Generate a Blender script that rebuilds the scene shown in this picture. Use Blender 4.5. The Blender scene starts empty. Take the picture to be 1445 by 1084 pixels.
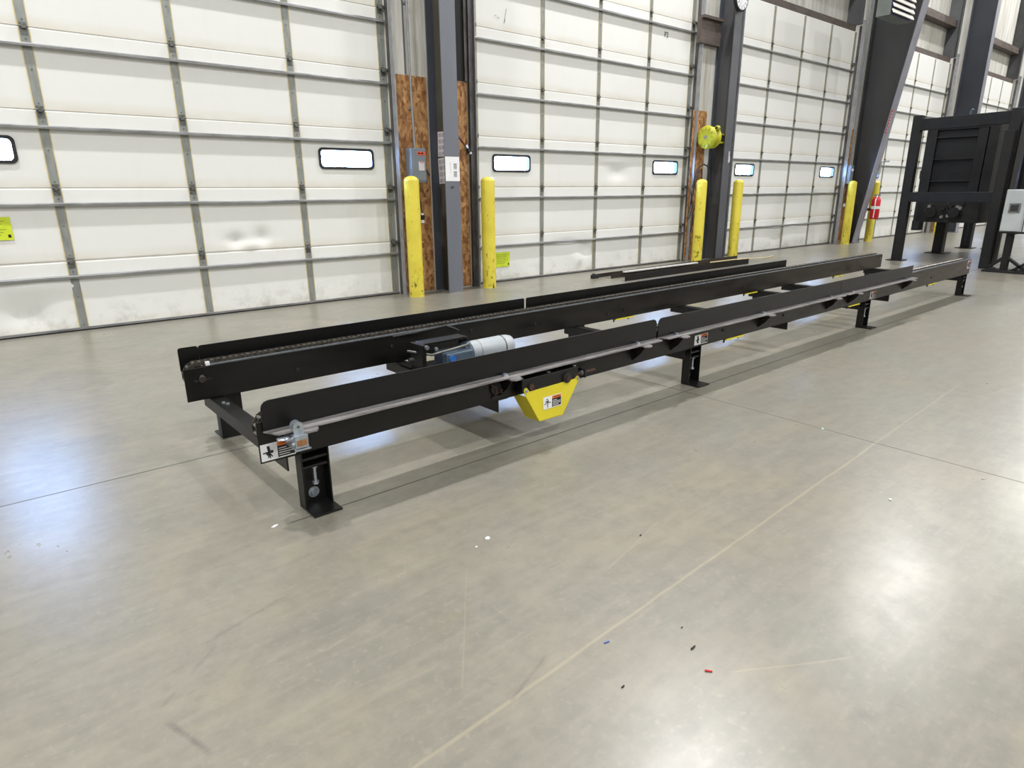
import bpy, bmesh, math, random
from mathutils import Matrix, Vector
random.seed(7)
scene = bpy.context.scene
COL = scene.collection

# ------------------------------------------------------------------ materials
def lin(c):
    return tuple(((v/255.0)/12.92 if v/255.0 <= .04045 else ((v/255.0+.055)/1.055)**2.4) for v in c) + (1.0,)

class NT:
    """small helper around a node tree"""
    def __init__(s, name):
        s.m = bpy.data.materials.new(name); s.m.use_nodes = True
        s.t = s.m.node_tree; s.n = s.t.nodes; s.l = s.t.links
        s.b = s.n['Principled BSDF']; s.pos = None
    def node(s, typ, **kw):
        o = s.n.new(typ)
        for k, v in kw.items(): setattr(o, k, v)
        return o
    def inp(s, sock, v):
        if isinstance(v, bpy.types.NodeSocket): s.l.new(v, sock)
        else: sock.default_value = v
    def P(s):
        if s.pos is None: s.pos = s.node('ShaderNodeNewGeometry').outputs['Position']
        return s.pos
    def O(s):
        return s.node('ShaderNodeTexCoord').outputs['Object']
    def math(s, op, a, b=0.0, c=0.0, clamp=False):
        o = s.node('ShaderNodeMath', operation=op, use_clamp=clamp)
        s.inp(o.inputs[0], a); s.inp(o.inputs[1], b); s.inp(o.inputs[2], c)
        return o.outputs[0]
    def scale(s, v, sc):
        o = s.node('ShaderNodeVectorMath', operation='MULTIPLY')
        s.inp(o.inputs[0], v); s.inp(o.inputs[1], sc); return o.outputs[0]
    def noise(s, v, sc, det=4, rough=.55, dist=0.0):
        o = s.node('ShaderNodeTexNoise')
        s.inp(o.inputs['Vector'], v); o.inputs['Scale'].default_value = sc
        o.inputs['Detail'].default_value = det; o.inputs['Roughness'].default_value = rough
        o.inputs['Distortion'].default_value = dist
        return o.outputs[0]
    def ramp(s, f, lo, hi, a=0.0, b=1.0):
        o = s.node('ShaderNodeMapRange'); s.inp(o.inputs[0], f)
        o.inputs[1].default_value = lo; o.inputs[2].default_value = hi
        o.inputs[3].default_value = a; o.inputs[4].default_value = b
        return o.outputs[0]
    def mix(s, f, a, b):
        o = s.node('ShaderNodeMix', data_type='RGBA')
        s.inp(o.inputs[0], f); s.inp(o.inputs[6], a); s.inp(o.inputs[7], b)
        return o.outputs[2]
    def sep(s, v):
        o = s.node('ShaderNodeSeparateXYZ'); s.inp(o.inputs[0], v); return o.outputs
    def bump(s, h, strength=.3, dist=.01):
        o = s.node('ShaderNodeBump'); o.inputs['Strength'].default_value = strength
        o.inputs['Distance'].default_value = dist; s.l.new(h, o.inputs['Height'])
        s.l.new(o.outputs[0], s.b.inputs['Normal'])
    def set(s, col=None, rough=None, metal=None, spec=None):
        if col is not None: s.inp(s.b.inputs['Base Color'], col)
        if rough is not None: s.inp(s.b.inputs['Roughness'], rough)
        if metal is not None: s.inp(s.b.inputs['Metallic'], metal)
        if spec is not None: s.inp(s.b.inputs['Specular IOR Level'], spec)
        return s.m

def paint(name, c, c2=None, rough=.5, metal=0.0, sc=8.0, lo=.4, hi=.7, spec=.5, bump=0.0, stretch=(1, 1, 1)):
    """painted / metal surface: two tones mixed by a noise"""
    t = NT(name)
    v = t.scale(t.P(), stretch)
    n = t.noise(v, sc, 5, .6)
    f = t.ramp(n, lo, hi)
    t.set(t.mix(f, lin(c), lin(c2 if c2 else c)), rough, metal, spec)
    if bump: t.bump(t.noise(v, sc*6, 3), bump, .003)
    return t.m

M = {}
M['black'] = paint('black_paint', (8, 8, 8), (15, 14, 13), .42, sc=3, spec=.4, bump=.15)
M['black_side'] = None
M['machine_black'] = paint('machine_black', (13, 13, 15), (22, 21, 20), .55, sc=6, spec=.35, bump=.2)
M['dull_black'] = paint('dull_black', (9, 9, 9), (14, 14, 14), .7, sc=6)
M['steel'] = paint('bare_steel', (150, 148, 145), (105, 98, 92), .38, .8, sc=30)
M['zinc'] = paint('zinc_plate', (185, 195, 205), (150, 158, 165), .3, .75, sc=40)
M['rust'] = paint('rusty_steel', (74, 50, 43), (50, 37, 33), .8, .2, sc=40)
M['dark_bolt'] = paint('dark_bolt', (52, 44, 40), (34, 31, 29), .6, .3, sc=60)
M['chain'] = paint('oiled_chain', (92, 88, 80), (48, 45, 41), .5, .6, sc=60)
M['lit_grey'] = paint('lit_flange', (125, 122, 120), (70, 68, 66), .32, .5, sc=12, lo=.35, hi=.75, stretch=(.3, 3, 3))  # grey of the flat flanges stands for the light they catch
M['strut'] = paint('galvanised', (150, 152, 153), (112, 114, 116), .42, .55, sc=10, stretch=(.4, 2, 2))
M['stile'] = paint('galvanised_stile', (150, 154, 150), (128, 133, 130), .5, .35, sc=14, stretch=(2, 2, .5))
M['foam'] = paint('yellowed_edge', (228, 212, 165), (205, 190, 140), .8, sc=12)
M['hinge'] = paint('hinge_steel', (120, 122, 118), (80, 80, 78), .45, .6, sc=30)
M['rubber'] = paint('black_rubber', (25, 25, 28), (35, 35, 38), .6)
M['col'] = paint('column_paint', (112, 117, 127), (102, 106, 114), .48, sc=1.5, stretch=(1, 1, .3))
M['webpaint'] = None
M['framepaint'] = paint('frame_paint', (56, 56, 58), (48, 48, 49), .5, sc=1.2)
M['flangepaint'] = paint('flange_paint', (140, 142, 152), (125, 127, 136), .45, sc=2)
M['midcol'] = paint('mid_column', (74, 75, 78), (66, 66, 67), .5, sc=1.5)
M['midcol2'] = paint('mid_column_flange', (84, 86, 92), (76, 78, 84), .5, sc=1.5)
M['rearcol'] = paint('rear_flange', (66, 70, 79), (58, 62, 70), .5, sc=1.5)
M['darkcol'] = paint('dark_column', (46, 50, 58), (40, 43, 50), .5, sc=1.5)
M['track'] = paint('track_steel', (98, 96, 96), (64, 60, 60), .45, .4, sc=12, stretch=(1, 1, .4))
M['angle'] = paint('jamb_angle', (158, 160, 163), (135, 138, 142), .45, .4, sc=10)
M['girt'] = paint('girt_primer', (92, 82, 76), (70, 62, 58), .6, sc=8, stretch=(.5, 2, 2))
M['jamb'] = paint('jamb_channel', (84, 86, 88), (70, 72, 74), .55, sc=3)
M['grey_box'] = paint('grey_enclosure', (118, 126, 134), (108, 116, 124), .45, sc=4)
M['cabinet'] = paint('cabinet_grey', (172, 177, 178), (158, 164, 166), .45, sc=4)
M['heater'] = paint('heater_grey', (104, 110, 106), (94, 100, 96), .5, sc=4)
M['conduit'] = paint('conduit', (150, 153, 156), (130, 133, 136), .4, .4, sc=10)
M['red'] = paint('red_cover', (200, 28, 38), (175, 22, 30), .45, sc=8)
M['orange'] = paint('orange_label', (222, 112, 30), (210, 100, 24), .5)
M['orange_red'] = paint('orange_red_label', (236, 78, 38), None, .5)
M['white'] = paint('white_label', (228, 230, 232), (215, 218, 222), .5)
M['ink'] = paint('ink', (22, 22, 24), None, .6)
M['grey_ink'] = paint('grey_print', (150, 146, 150), (110, 108, 112), .7, sc=60)
M['paper'] = paint('paper', (238, 240, 242), (230, 232, 235), .6)
M['paper2'] = paint('printed_paper', (205, 200, 200), (190, 186, 188), .7, sc=40)
M['lime'] = paint('lime_label', (205, 222, 50), (188, 205, 40), .5, sc=10)
M['yellow_guard'] = paint('yellow_guard', (222, 208, 48), (208, 194, 40), .45, sc=3)
M['reel'] = paint('reel_yellow', (186, 186, 42), (160, 160, 32), .4, sc=10)
M['motor'] = paint('motor_grey', (168, 175, 180), (152, 160, 166), .4, sc=8)
M['gearbox'] = paint('gearbox_blue', (72, 88, 104), (58, 72, 88), .45, sc=10)
M['blue'] = paint('blue_cap', (40, 100, 180), None, .45)
M['green_jacket'] = paint('green_yellow', (130, 150, 50), None, .6)
M['white_pipe'] = paint('white_strip', (214, 214, 212), (180, 180, 180), .45, sc=20)
M['wood'] = paint('old_wood', (150, 105, 66), (120, 82, 50), .8, sc=10, stretch=(3, 3, .4))
M['teal'] = paint('teal_plastic', (140, 165, 150), None, .5)
M['blue_plastic'] = paint('blue_plastic', (70, 90, 170), None, .5)
M['louver'] = paint('louver_white', (250, 250, 240), None, .4)
M['navy'] = paint('navy_gap', (22, 22, 60), None, .6)
M['ceiling'] = paint('ceiling_liner', (222, 222, 216), (210, 210, 204), .8, sc=1)
M['hallwall'] = paint('hall_wall', (170, 170, 164), (150, 150, 146), .8, sc=1)
M['liner'] = None

def mat_conveyor():
    t = NT('conveyor_black')
    p = t.P(); x = t.sep(p)[0]
    n = t.noise(t.scale(p, (1.2, 6, 6)), 3.0, 5, .65)
    dust_sheen = t.math('MULTIPLY', t.ramp(n, .35, .75), t.ramp(x, 1.5, 8.0, .12, .85))
    dust_sheen = t.math('ADD', dust_sheen, t.ramp(x, 5.5, 8.5, 0, .5), clamp=True)  # browner far end: dust plus grazing reflection put into the colour
    return t.set(t.mix(dust_sheen, lin((7, 7, 7)), lin((58, 51, 42))), t.ramp(n, .3, .7, .3, .5), 0.0, .4)
M['rail'] = mat_conveyor()

def mat_guide():
    t = NT('guide_black')
    p = t.P(); x = t.sep(p)[0]
    n = t.noise(t.scale(p, (1.5, 6, 6)), 4.0, 5, .65)
    spk = t.ramp(t.noise(p, 70, 2), .74, .78)
    f = t.math('ADD', t.math('MULTIPLY', t.ramp(n, .4, .8), t.ramp(x, 2, 7, .05, .4)), t.math('MULTIPLY', spk, .15), clamp=True)
    return t.set(t.mix(f, lin((7, 7, 8)), lin((46, 43, 39))), .36, 0.0, .4)
M['guide'] = mat_guide()

def seg_mask(t, xy, P, Q, w, soft=.6, wob=None):
    dx, dy = Q[0]-P[0], Q[1]-P[1]; L = math.hypot(dx, dy); dx /= L; dy /= L
    X, Y = xy
    a = t.math('ADD', t.math('MULTIPLY', X, dx), t.math('MULTIPLY', Y, dy))
    a = t.math('SUBTRACT', a, P[0]*dx+P[1]*dy)
    b = t.math('ADD', t.math('MULTIPLY', X, -dy), t.math('MULTIPLY', Y, dx))
    b = t.math('SUBTRACT', b, -P[0]*dy+P[1]*dx)
    if wob is not None: b = t.math('ADD', b, wob)
    b = t.math('ABSOLUTE', b)
    m = t.ramp(b, w*(1-soft)/2, w*(1+soft)/2, 1, 0)
    e1 = t.ramp(a, 0, .03); e2 = t.ramp(a, L-.03, L, 1, 0)
    return t.math('MULTIPLY', m, t.math('MULTIPLY', e1, e2))

def mat_floor():
    t = NT('polished_concrete')
    p = t.P(); s = t.sep(p); xy = (s[0], s[1])
    big = t.noise(p, .55, 5, .6, .4)
    mid = t.noise(p, 2.3, 6, .62, .8)
    fine = t.noise(p, 14, 5, .7)
    spots = t.noise(p, 60, 2, .5)
    c = t.mix(t.ramp(big, .36, .64), lin((123, 121, 112)), lin((130, 125, 111)))
    c = t.mix(t.math('MULTIPLY', t.ramp(mid, .45, .75), .5), c, lin((103, 103, 97)))
    c = t.mix(t.math('MULTIPLY', t.ramp(mid, .46, .24, 0, 1), .35), c, lin((146, 139, 120)))
    c = t.mix(t.math('MULTIPLY', t.ramp(fine, .42, .72), .45), c, lin((100, 98, 89)))
    streak = t.noise(t.scale(p, (1.2, 7, 1)), 3.2, 5, .65, .5)
    c = t.mix(t.math('MULTIPLY', t.ramp(streak, .5, .75), .35), c, lin((146, 141, 126)))
    c = t.mix(t.math('MULTIPLY', t.ramp(streak, .48, .28), .25), c, lin((104, 102, 94)))
    grain = t.noise(p, 45, 3, .6)
    c = t.mix(t.math('MULTIPLY', t.ramp(grain, .55, .72), t.ramp(mid, .35, .6, 0, .35)), c, lin((152, 147, 132)))
    blot = t.math('MULTIPLY', t.ramp(t.noise(p, 1.1, 3, .5, 1.5), .62, .7), t.ramp(fine, .35, .65))
    c = t.mix(t.math('MULTIPLY', blot, .4), c, lin((160, 152, 134)))
    ochre = t.ramp(t.noise(t.scale(p, (1, 1.6, 1)), 1.6, 3, .5, .6), .68, .78)
    c = t.mix(t.math('MULTIPLY', ochre, .28), c, lin((128, 116, 72)))
    tyre = t.ramp(t.noise(t.scale(p, (.35, 4.0, 1)), 1.3, 3, .5, .3), .63, .72)
    c = t.mix(t.math('MULTIPLY', tyre, .22), c, lin((82, 80, 77)))
    wob = t.ramp(t.noise(p, 6, 3), 0, 1, -.006, .006)
    # pale scratches
    for P, Q, w, k in [((.40, .94), (4.6, 1.16), .009, .36), ((4.3, 1.0), (5.3, .8), .010, .25), ((1.35, 1.18), (1.75, 1.28), .005, .22),
                       ((.70, 1.05), (1.02, 1.48), .004, .2), ((1.25, .68), (1.55, .50), .006, .25), ((1.9, 1.55), (2.5, 1.1), .005, .15)]:
        c = t.mix(t.math('MULTIPLY', seg_mask(t, xy, P, Q, w, .6, wob), k), c, lin((166, 156, 130)))
    # scuffs
    for P, Q, w, k in [((.13, 1.42), (.19, 1.24), .012, .7), ((.15, 1.2), (.22, 1.02), .012, .7), ((.12, 1.46), (.30, 1.62), .010, .35),
                       ((.75, .95), (.95, 1.02), .008, .4), ((1.3, .42), (1.5, .36), .03, .3), ((2.0, .55), (2.5, .62), .02, .25),
                       ((.2, 1.62), (.55, 1.72), .012, .35)]:
        c = t.mix(t.math('MULTIPLY', t.math('MULTIPLY', seg_mask(t, xy, P, Q, w, .7, wob), k), t.ramp(fine, .35, .6)), c, lin((92, 84, 84)))
    # saw-cut joints, and a thin dark line along the near rail
    js = [((-12, 3.0), (34, 2.98), .009), ((3.15, -14), (3.12, 2.98), .007), ((.68, 2.137), (8.6, 2.235), .008),
          ((12.0, -14), (12.0, 6.6), .008), ((-5.6, -14), (-5.6, 6.6), .008)]
    jm = None
    for P, Q, w in js:
        q = seg_mask(t, xy, P, Q, w, .5, t.math('MULTIPLY', wob, .3))
        jm = q if jm is None else t.math('MAXIMUM', jm, q)
    c = t.mix(t.math('MULTIPLY', jm, .78), c, lin((48, 45, 40)))
    c = t.mix(t.ramp(spots, .76, .80, 0, .35), c, lin((96, 90, 80)))
    r = t.math('ADD', t.ramp(mid, .3, .7, .25, .32), t.math('MULTIPLY', fine, .05))
    r = t.math('ADD', r, t.math('MULTIPLY', jm, .4), clamp=True)
    t.set(c, r, 0, .7)
    t.bump(t.noise(p, 4, 2, .5), .03, .004)
    return t.m
M['floor'] = mat_floor()

def mat_panel():
    t = NT('door_panel_white')
    p = t.P(); s = t.sep(p)
    f = t.math('FRACT', t.math('DIVIDE', s[2], .61))
    n = t.noise(t.scale(p, (1, 1, 2.5)), 3.5, 4, .6)
    low = t.math('MULTIPLY', t.ramp(f, 0.0, .16, 1, 0), t.ramp(n, .3, .7, .25, 1))
    streak = t.ramp(t.noise(t.scale(p, (5, 1, .6)), 3, 3, .5), .55, .8)
    c = t.mix(t.math('MULTIPLY', streak, .12), lin((226, 228, 225)), lin((208, 208, 200)))
    c = t.mix(t.math('MULTIPLY', low, .5), c, lin((196, 180, 150)))
    grime = t.math('MULTIPLY', t.ramp(s[2], 0.0, .30, 1, 0), t.ramp(t.noise(p, 5, 5, .7), .48, .72))
    c = t.mix(t.math('MULTIPLY', grime, .55), c, lin((120, 112, 98)))
    spk = t.ramp(t.noise(p, 38, 2), .77, .79)
    c = t.mix(t.math('MULTIPLY', spk, .5), c, lin((120, 110, 100)))
    return t.set(c, .42, 0, .4)
M['panel'] = mat_panel()

def mat_web():
    t = NT('column_web')
    p = t.P(); s = t.sep(p)
    n = t.noise(t.scale(p, (1, 1, .35)), 4, 5, .6, .5)
    c = t.mix(t.ramp(n, .42, .62), lin((70, 67, 58)), lin((84, 80, 70)))
    st = t.math('MULTIPLY', t.ramp(s[2], .95, .85), t.ramp(t.noise(t.scale(p, (2, 2, .4)), 2.5, 3), .35, .55))
    c = t.mix(t.math('MULTIPLY', st, .75), c, lin((36, 31, 26)))
    return t.set(c, .55, 0, .4)
M['webpaint'] = mat_web()

def mat_osb():
    t = NT('osb_board')
    p = t.P(); s = t.sep(p)
    v = t.node('ShaderNodeTexVoronoi'); t.inp(v.inputs['Vector'], t.scale(p, (1, 1, .55)))
    v.inputs['Scale'].default_value = 34; v.inputs['Randomness'].default_value = 1
    flake = t.sep(v.outputs['Color'])[0]
    n = t.noise(p, 6, 4, .6)
    c = t.mix(flake, lin((122, 78, 42)), lin((200, 156, 104)))
    c = t.mix(t.math('MULTIPLY', t.ramp(n, .4, .7), .6), c, lin((120, 72, 40)))
    ln = t.math('ABSOLUTE', t.math('SUBTRACT', t.math('FRACT', t.math('DIVIDE', s[2], .3)), .5))
    c = t.mix(t.math('MULTIPLY', t.ramp(ln, .0, .014, 1, 0), .6), c, lin((50, 48, 30)))
    return t.set(c, .65, 0, .35)
M['osb'] = mat_osb()

def mat_liner():
    t = NT('insulation_liner')
    p = t.P()
    n = t.noise(t.scale(p, (3.5, 3.5, .35)), 2.2, 5, .65, .3)
    c = t.mix(t.ramp(n, .38, .7), lin((208, 208, 203)), lin((168, 165, 153)))
    return t.set(c, .5, .05, .4)
M['liner'] = mat_liner()

def mat_bollard():
    t = NT('bollard_yellow')
    p = t.P(); s = t.sep(p)
    c = t.mix(t.ramp(t.noise(p, 4, 3), .4, .7), lin((218, 204, 74)), lin((204, 188, 62)))
    wear = t.noise(t.scale(p, (1, 1, .5)), 26, 3, .6)
    m = t.math('MULTIPLY', t.ramp(wear, .665, .68), t.ramp(s[2], 1.2, .1, .35, 1))
    low = t.math('MULTIPLY', t.ramp(wear, .585, .60), t.ramp(s[2], .42, .0, 0, 1))
    m = t.math('MAXIMUM', m, t.math('MULTIPLY', low, .8))
    return t.set(t.mix(m, c, lin((48, 44, 34))), .35, 0, .5)
M['bollard'] = mat_bollard()

def mat_glass():
    t = NT('window_glass')
    t.n.remove(t.b)
    o = t.n['Material Output']
    tr = t.node('ShaderNodeBsdfTransparent'); gl = t.node('ShaderNodeBsdfGlossy'); gl.inputs['Roughness'].default_value = .03
    mx = t.node('ShaderNodeMixShader'); mx.inputs[0].default_value = .05
    t.l.new(tr.outputs[0], mx.inputs[1]); t.l.new(gl.outputs[0], mx.inputs[2])
    t.l.new(mx.outputs[0], o.inputs[0]); return t.m
M['glass'] = mat_glass()

def mat_lit_grey():
    t = NT('lit_grey_paint')  # mottled grey, light reflected by the flat steel put into the colour
    p = t.P()
    n = t.noise(t.scale(p, (1, 8, 8)), 5, 5, .7)
    return t.set(t.mix(t.ramp(n, .38, .66), lin((160, 158, 158)), lin((96, 93, 92))), .3, .3, .5)
M['lit_grey'] = mat_lit_grey()

# ------------------------------------------------------------------ mesh builder
class MB:
    def __init__(s): s.v = []; s.f = []; s.mi = []; s.sm = []
    def add(s, verts, faces, mi=0, sm=False):
        b = len(s.v); s.v += [tuple(v) for v in verts]
        for f in faces: s.f.append([b+i for i in f]); s.mi.append(mi); s.sm.append(sm)
    def box(s, x0, x1, y0, y1, z0, z1, mi=0, M4=None):
        vs = [(x, y, z) for x in (x0, x1) for y in (y0, y1) for z in (z0, z1)]
        if M4 is not None: vs = [tuple(M4 @ Vector(v)) for v in vs]
        s.add(vs, [(0, 1, 3, 2), (4, 6, 7, 5), (0, 4, 5, 1), (2, 3, 7, 6), (0, 2, 6, 4), (1, 5, 7, 3)], mi)
        return s
    def ring(s, p0, p1, r0, r1, n=20, mi=0, cap=True, sm=True):
        a = Vector(p0); b = Vector(p1); d = (b-a).normalized()
        u = d.orthogonal().normalized(); w = d.cross(u)
        vs = []
        for c, r in ((a, r0), (b, r1)):
            for i in range(n):
                t = 2*math.pi*i/n; vs.append(tuple(c+u*math.cos(t)*r+w*math.sin(t)*r))
        s.add(vs, [(i, (i+1) % n, n+(i+1) % n, n+i) for i in range(n)], mi, sm)
        if cap:
            s.add(vs[:n], [tuple(range(n))[::-1]], mi); s.add(vs[n:], [tuple(range(n))], mi)
        return s
    cyl = lambda s, p0, p1, r, n=20, mi=0, cap=True: s.ring(p0, p1, r, r, n, mi, cap)
    def lathe(s, c, prof, n=28, mi=0, axis='z'):
        """prof: list of (r, h) from c along axis"""
        vs = []
        for r, h in prof:
            for i in range(n):
                t = 2*math.pi*i/n; a, b = math.cos(t)*r, math.sin(t)*r
                q = {'z': (a, b, h), 'x': (h, a, b), 'y': (b, h, a)}[axis]
                vs.append((c[0]+q[0], c[1]+q[1], c[2]+q[2]))
        fs = []
        for k in range(len(prof)-1):
            for i in range(n):
                fs.append((k*n+i, k*n+(i+1) % n, (k+1)*n+(i+1) % n, (k+1)*n+i))
        s.add(vs, fs, mi, True)
        s.add(vs[:n], [tuple(range(n))[::-1]], mi); s.add(vs[-n:], [tuple(range(n))], mi)
        return s
    def prism(s, pts, a0, a1, plane='xz', mi=0):
        """extrude polygon; plane xz -> along y, xy -> along z, yz -> along x"""
        def m(p, a): return {'xz': (p[0], a, p[1]), 'xy': (p[0], p[1], a), 'yz': (a, p[0], p[1])}[plane]
        n = len(pts); vs = [m(p, a0) for p in pts]+[m(p, a1) for p in pts]
        s.add(vs, [tuple(range(n)), tuple(range(n, 2*n))[::-1]]+[(i, n+i, n+(i+1) % n, (i+1) % n) for i in range(n)], mi)
        return s
    def tube(s, pts, r, n=8, mi=0):
        P = [Vector(p) for p in pts]; vs = []; up = None
        for i, p in enumerate(P):
            d = (P[min(i+1, len(P)-1)]-P[max(i-1, 0)]).normalized()
            u = d.orthogonal().normalized() if up is None else (up-d*up.dot(d)).normalized()
            up = u; w = d.cross(u)
            for k in range(n):
                t = 2*math.pi*k/n; vs.append(tuple(p+u*math.cos(t)*r+w*math.sin(t)*r))
        fs = [(i*n+k, i*n+(k+1) % n, (i+1)*n+(k+1) % n, (i+1)*n+k) for i in range(len(P)-1) for k in range(n)]
        s.add(vs, fs, mi, True)
        s.add(vs[:n], [tuple(range(n))[::-1]], mi); s.add(vs[-n:], [tuple(range(n))], mi)
        return s
    def build(s, name, mats, parent=None, off=(0, 0, 0), bevel=0.0, loc=None, label=None, fixn=True):
        me = bpy.data.meshes.new(name)
        base = Vector(off)
        vs = [tuple(Vector(v)-base) for v in s.v]
        if loc is not None: vs = [tuple(Vector(v)-Vector(loc)) for v in vs]
        me.from_pydata(vs, [], s.f)
        for mt in (mats if isinstance(mats, (list, tuple)) else [mats]):
            me.materials.append(M[mt])
        me.polygons.foreach_set('material_index', s.mi)
        me.polygons.foreach_set('use_smooth', s.sm)
        me.update()
        if fixn:
            bm = bmesh.new(); bm.from_mesh(me); bmesh.ops.recalc_face_normals(bm, faces=bm.faces); bm.to_mesh(me); bm.free()
        o = bpy.data.objects.new(name, me); COL.objects.link(o)
        if parent is not None: o.parent = parent
        if loc is not None: o.location = loc
        if bevel:
            b = o.modifiers.new('bevel', 'BEVEL'); b.width = bevel; b.segments = 2; b.limit_method = 'ANGLE'; b.angle_limit = math.radians(50)
        if label: o['label'] = label
        return o

def tag(o, label=None, cat=None, group=None, kind=None):
    if label: o['label'] = label
    if cat: o['category'] = cat
    if group: o['group'] = group
    if kind: o['kind'] = kind
    return o
def empty(name, loc=(0, 0, 0), rz=0.0, label=None, cat=None, group=None, kind=None):
    o = bpy.data.objects.new(name, None); COL.objects.link(o); o.location = loc; o.rotation_euler = (0, 0, rz)
    o.empty_display_size = .1
    return tag(o, label, cat, group, kind)
def copy_child(o, parent):
    c = o.copy(); COL.objects.link(c); c.parent = parent
    for g in list(o.children): copy_child(g, c)
    return c
def text(name, body, size, mat, parent, loc, rot, extrude=.0004, align='CENTER'):
    cu = bpy.data.curves.new(name, 'FONT'); cu.body = body; cu.size = size; cu.extrude = extrude
    cu.align_x = align; cu.align_y = 'CENTER'; cu.materials.append(M[mat])
    tmp = bpy.data.objects.new(name+'_tmp', cu); COL.objects.link(tmp)
    dg = bpy.context.evaluated_depsgraph_get(); dg.update()
    me = bpy.data.meshes.new_from_object(tmp.evaluated_get(dg)); me.name = name
    bpy.data.objects.remove(tmp); bpy.data.curves.remove(cu)
    if not me.materials: me.materials.append(M[mat])
    o = bpy.data.objects.new(name, me); COL.objects.link(o); o.location = loc; o.rotation_euler = rot
    if parent is not None: o.parent = parent
    return o
FACE = (math.pi/2, 0, 0)      # text standing up, read from the -y side

# ------------------------------------------------------------------ setting
D = 6.79           # inner face of the overhead doors
WALL = 6.67        # face of the boards between the doors
PITCH = 5.517; X0 = -.455; SP = 1.0675; W = 4*SP; S = .61; NS = 7; DOORTOP = NS*S
MB().box(-14, 46, -16, 7.1, -.2, 0).build('floor', 'floor')['kind'] = 'structure'
MB().box(-14, 46, -16, 7.1, 9.6, 9.8).build('ceiling', 'ceiling')['kind'] = 'structure'
MB().box(-14, 46, -16.2, -16, 0, 9.6).build('wall_front', 'hallwall')['kind'] = 'structure'
MB().box(-14.2, -14, -16, 7.1, 0, 9.6).build('wall_left', 'hallwall')['kind'] = 'structure'
MB().box(46, 46.2, -16, 7.1, 0, 9.6).build('wall_right', 'hallwall')['kind'] = 'structure'

# wall with the door openings: piers between the doors, set-back liner above
wb = MB()
EL, ER = .155, .012
edges = [(X0+PITCH*k-EL, X0+PITCH*k+W+ER) for k in range(0, 6)]
prev = -14.0
for a, b in edges:
    wb.box(prev, a, WALL+.012, 6.86, 0, 9.6, 0); wb.box(prev, a, 6.86, 7.1, DOORTOP+.13, 9.6, 0); prev = b
wb.box(prev, 46, WALL+.012, 6.86, 0, 9.6, 0); wb.box(prev, 46, 6.86, 7.1, DOORTOP+.13, 9.6, 0)
for a, b in edges:
    wb.box(a, b, 7.02, 7.1, DOORTOP+.13, 9.6, 0)
wb.build('wall_back', 'liner')['kind'] = 'structure'
# header channels and girts above each door
n = 1
for k, (a, b) in enumerate(edges):
    h = MB()
    h.box(a, b, 6.82, 7.10, DOORTOP, DOORTOP+.13)
    h.build('trim_%d' % n, 'girt', bevel=.004)['kind'] = 'structure'; n += 1
    g = MB(); g.box(a, b, 6.80, 6.82, 5.10, 5.26); g.box(a, b, 6.82, 7.02, 5.235, 5.25); g.box(a, b, 6.82, 7.02, 5.10, 5.115)
    g.box(a, b, 6.80, 6.82, 6.95, 7.11); g.box(a, b, 6.82, 7.02, 7.085, 7.10)
    g.build('trim_%d' % n, 'girt')['kind'] = 'structure'; n += 1
    # jamb channels running up past the header
    j = MB(); j.box(b-.012, b, 6.69, 7.02, DOORTOP+.13, 9.6); j.box(b-.10, b-.012, 6.69, 6.70, DOORTOP+.13, 9.6)
    j.build('trim_%d' % n, 'jamb')['kind'] = 'structure'; n += 1

# ------------------------------------------------------------------ overhead doors
def rrect(x0, x1, z0, z1, r, n=5):
    pts = []
    for cx, cz, a0 in ((x1-r, z0+r, -90), (x1-r, z1-r, 0), (x0+r, z1-r, 90), (x0+r, z0+r, 180)):
        for i in range(n+1):
            a = math.radians(a0+90*i/n); pts.append((cx+r*math.cos(a), cz+r*math.sin(a)))
    return pts
def frame_ring(mb, outer, inner, y0, y1, mi=0):
    n = len(outer)
    vs = [(p[0], y0, p[1]) for p in outer]+[(p[0], y0, p[1]) for p in inner]+[(p[0], y1, p[1]) for p in outer]+[(p[0], y1, p[1]) for p in inner]
    fs = []
    for i in range(n):
        j = (i+1) % n
        fs += [(i, j, n+j, n+i), (2*n+i, 3*n+i, 3*n+j, 2*n+j), (i, 2*n+i, 2*n+j, j), (n+i, n+j, 3*n+j, 3*n+i)]
    mb.add(vs, fs, mi)
WINW, WZ0, WZ1 = .64, 1.41, 1.625
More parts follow.
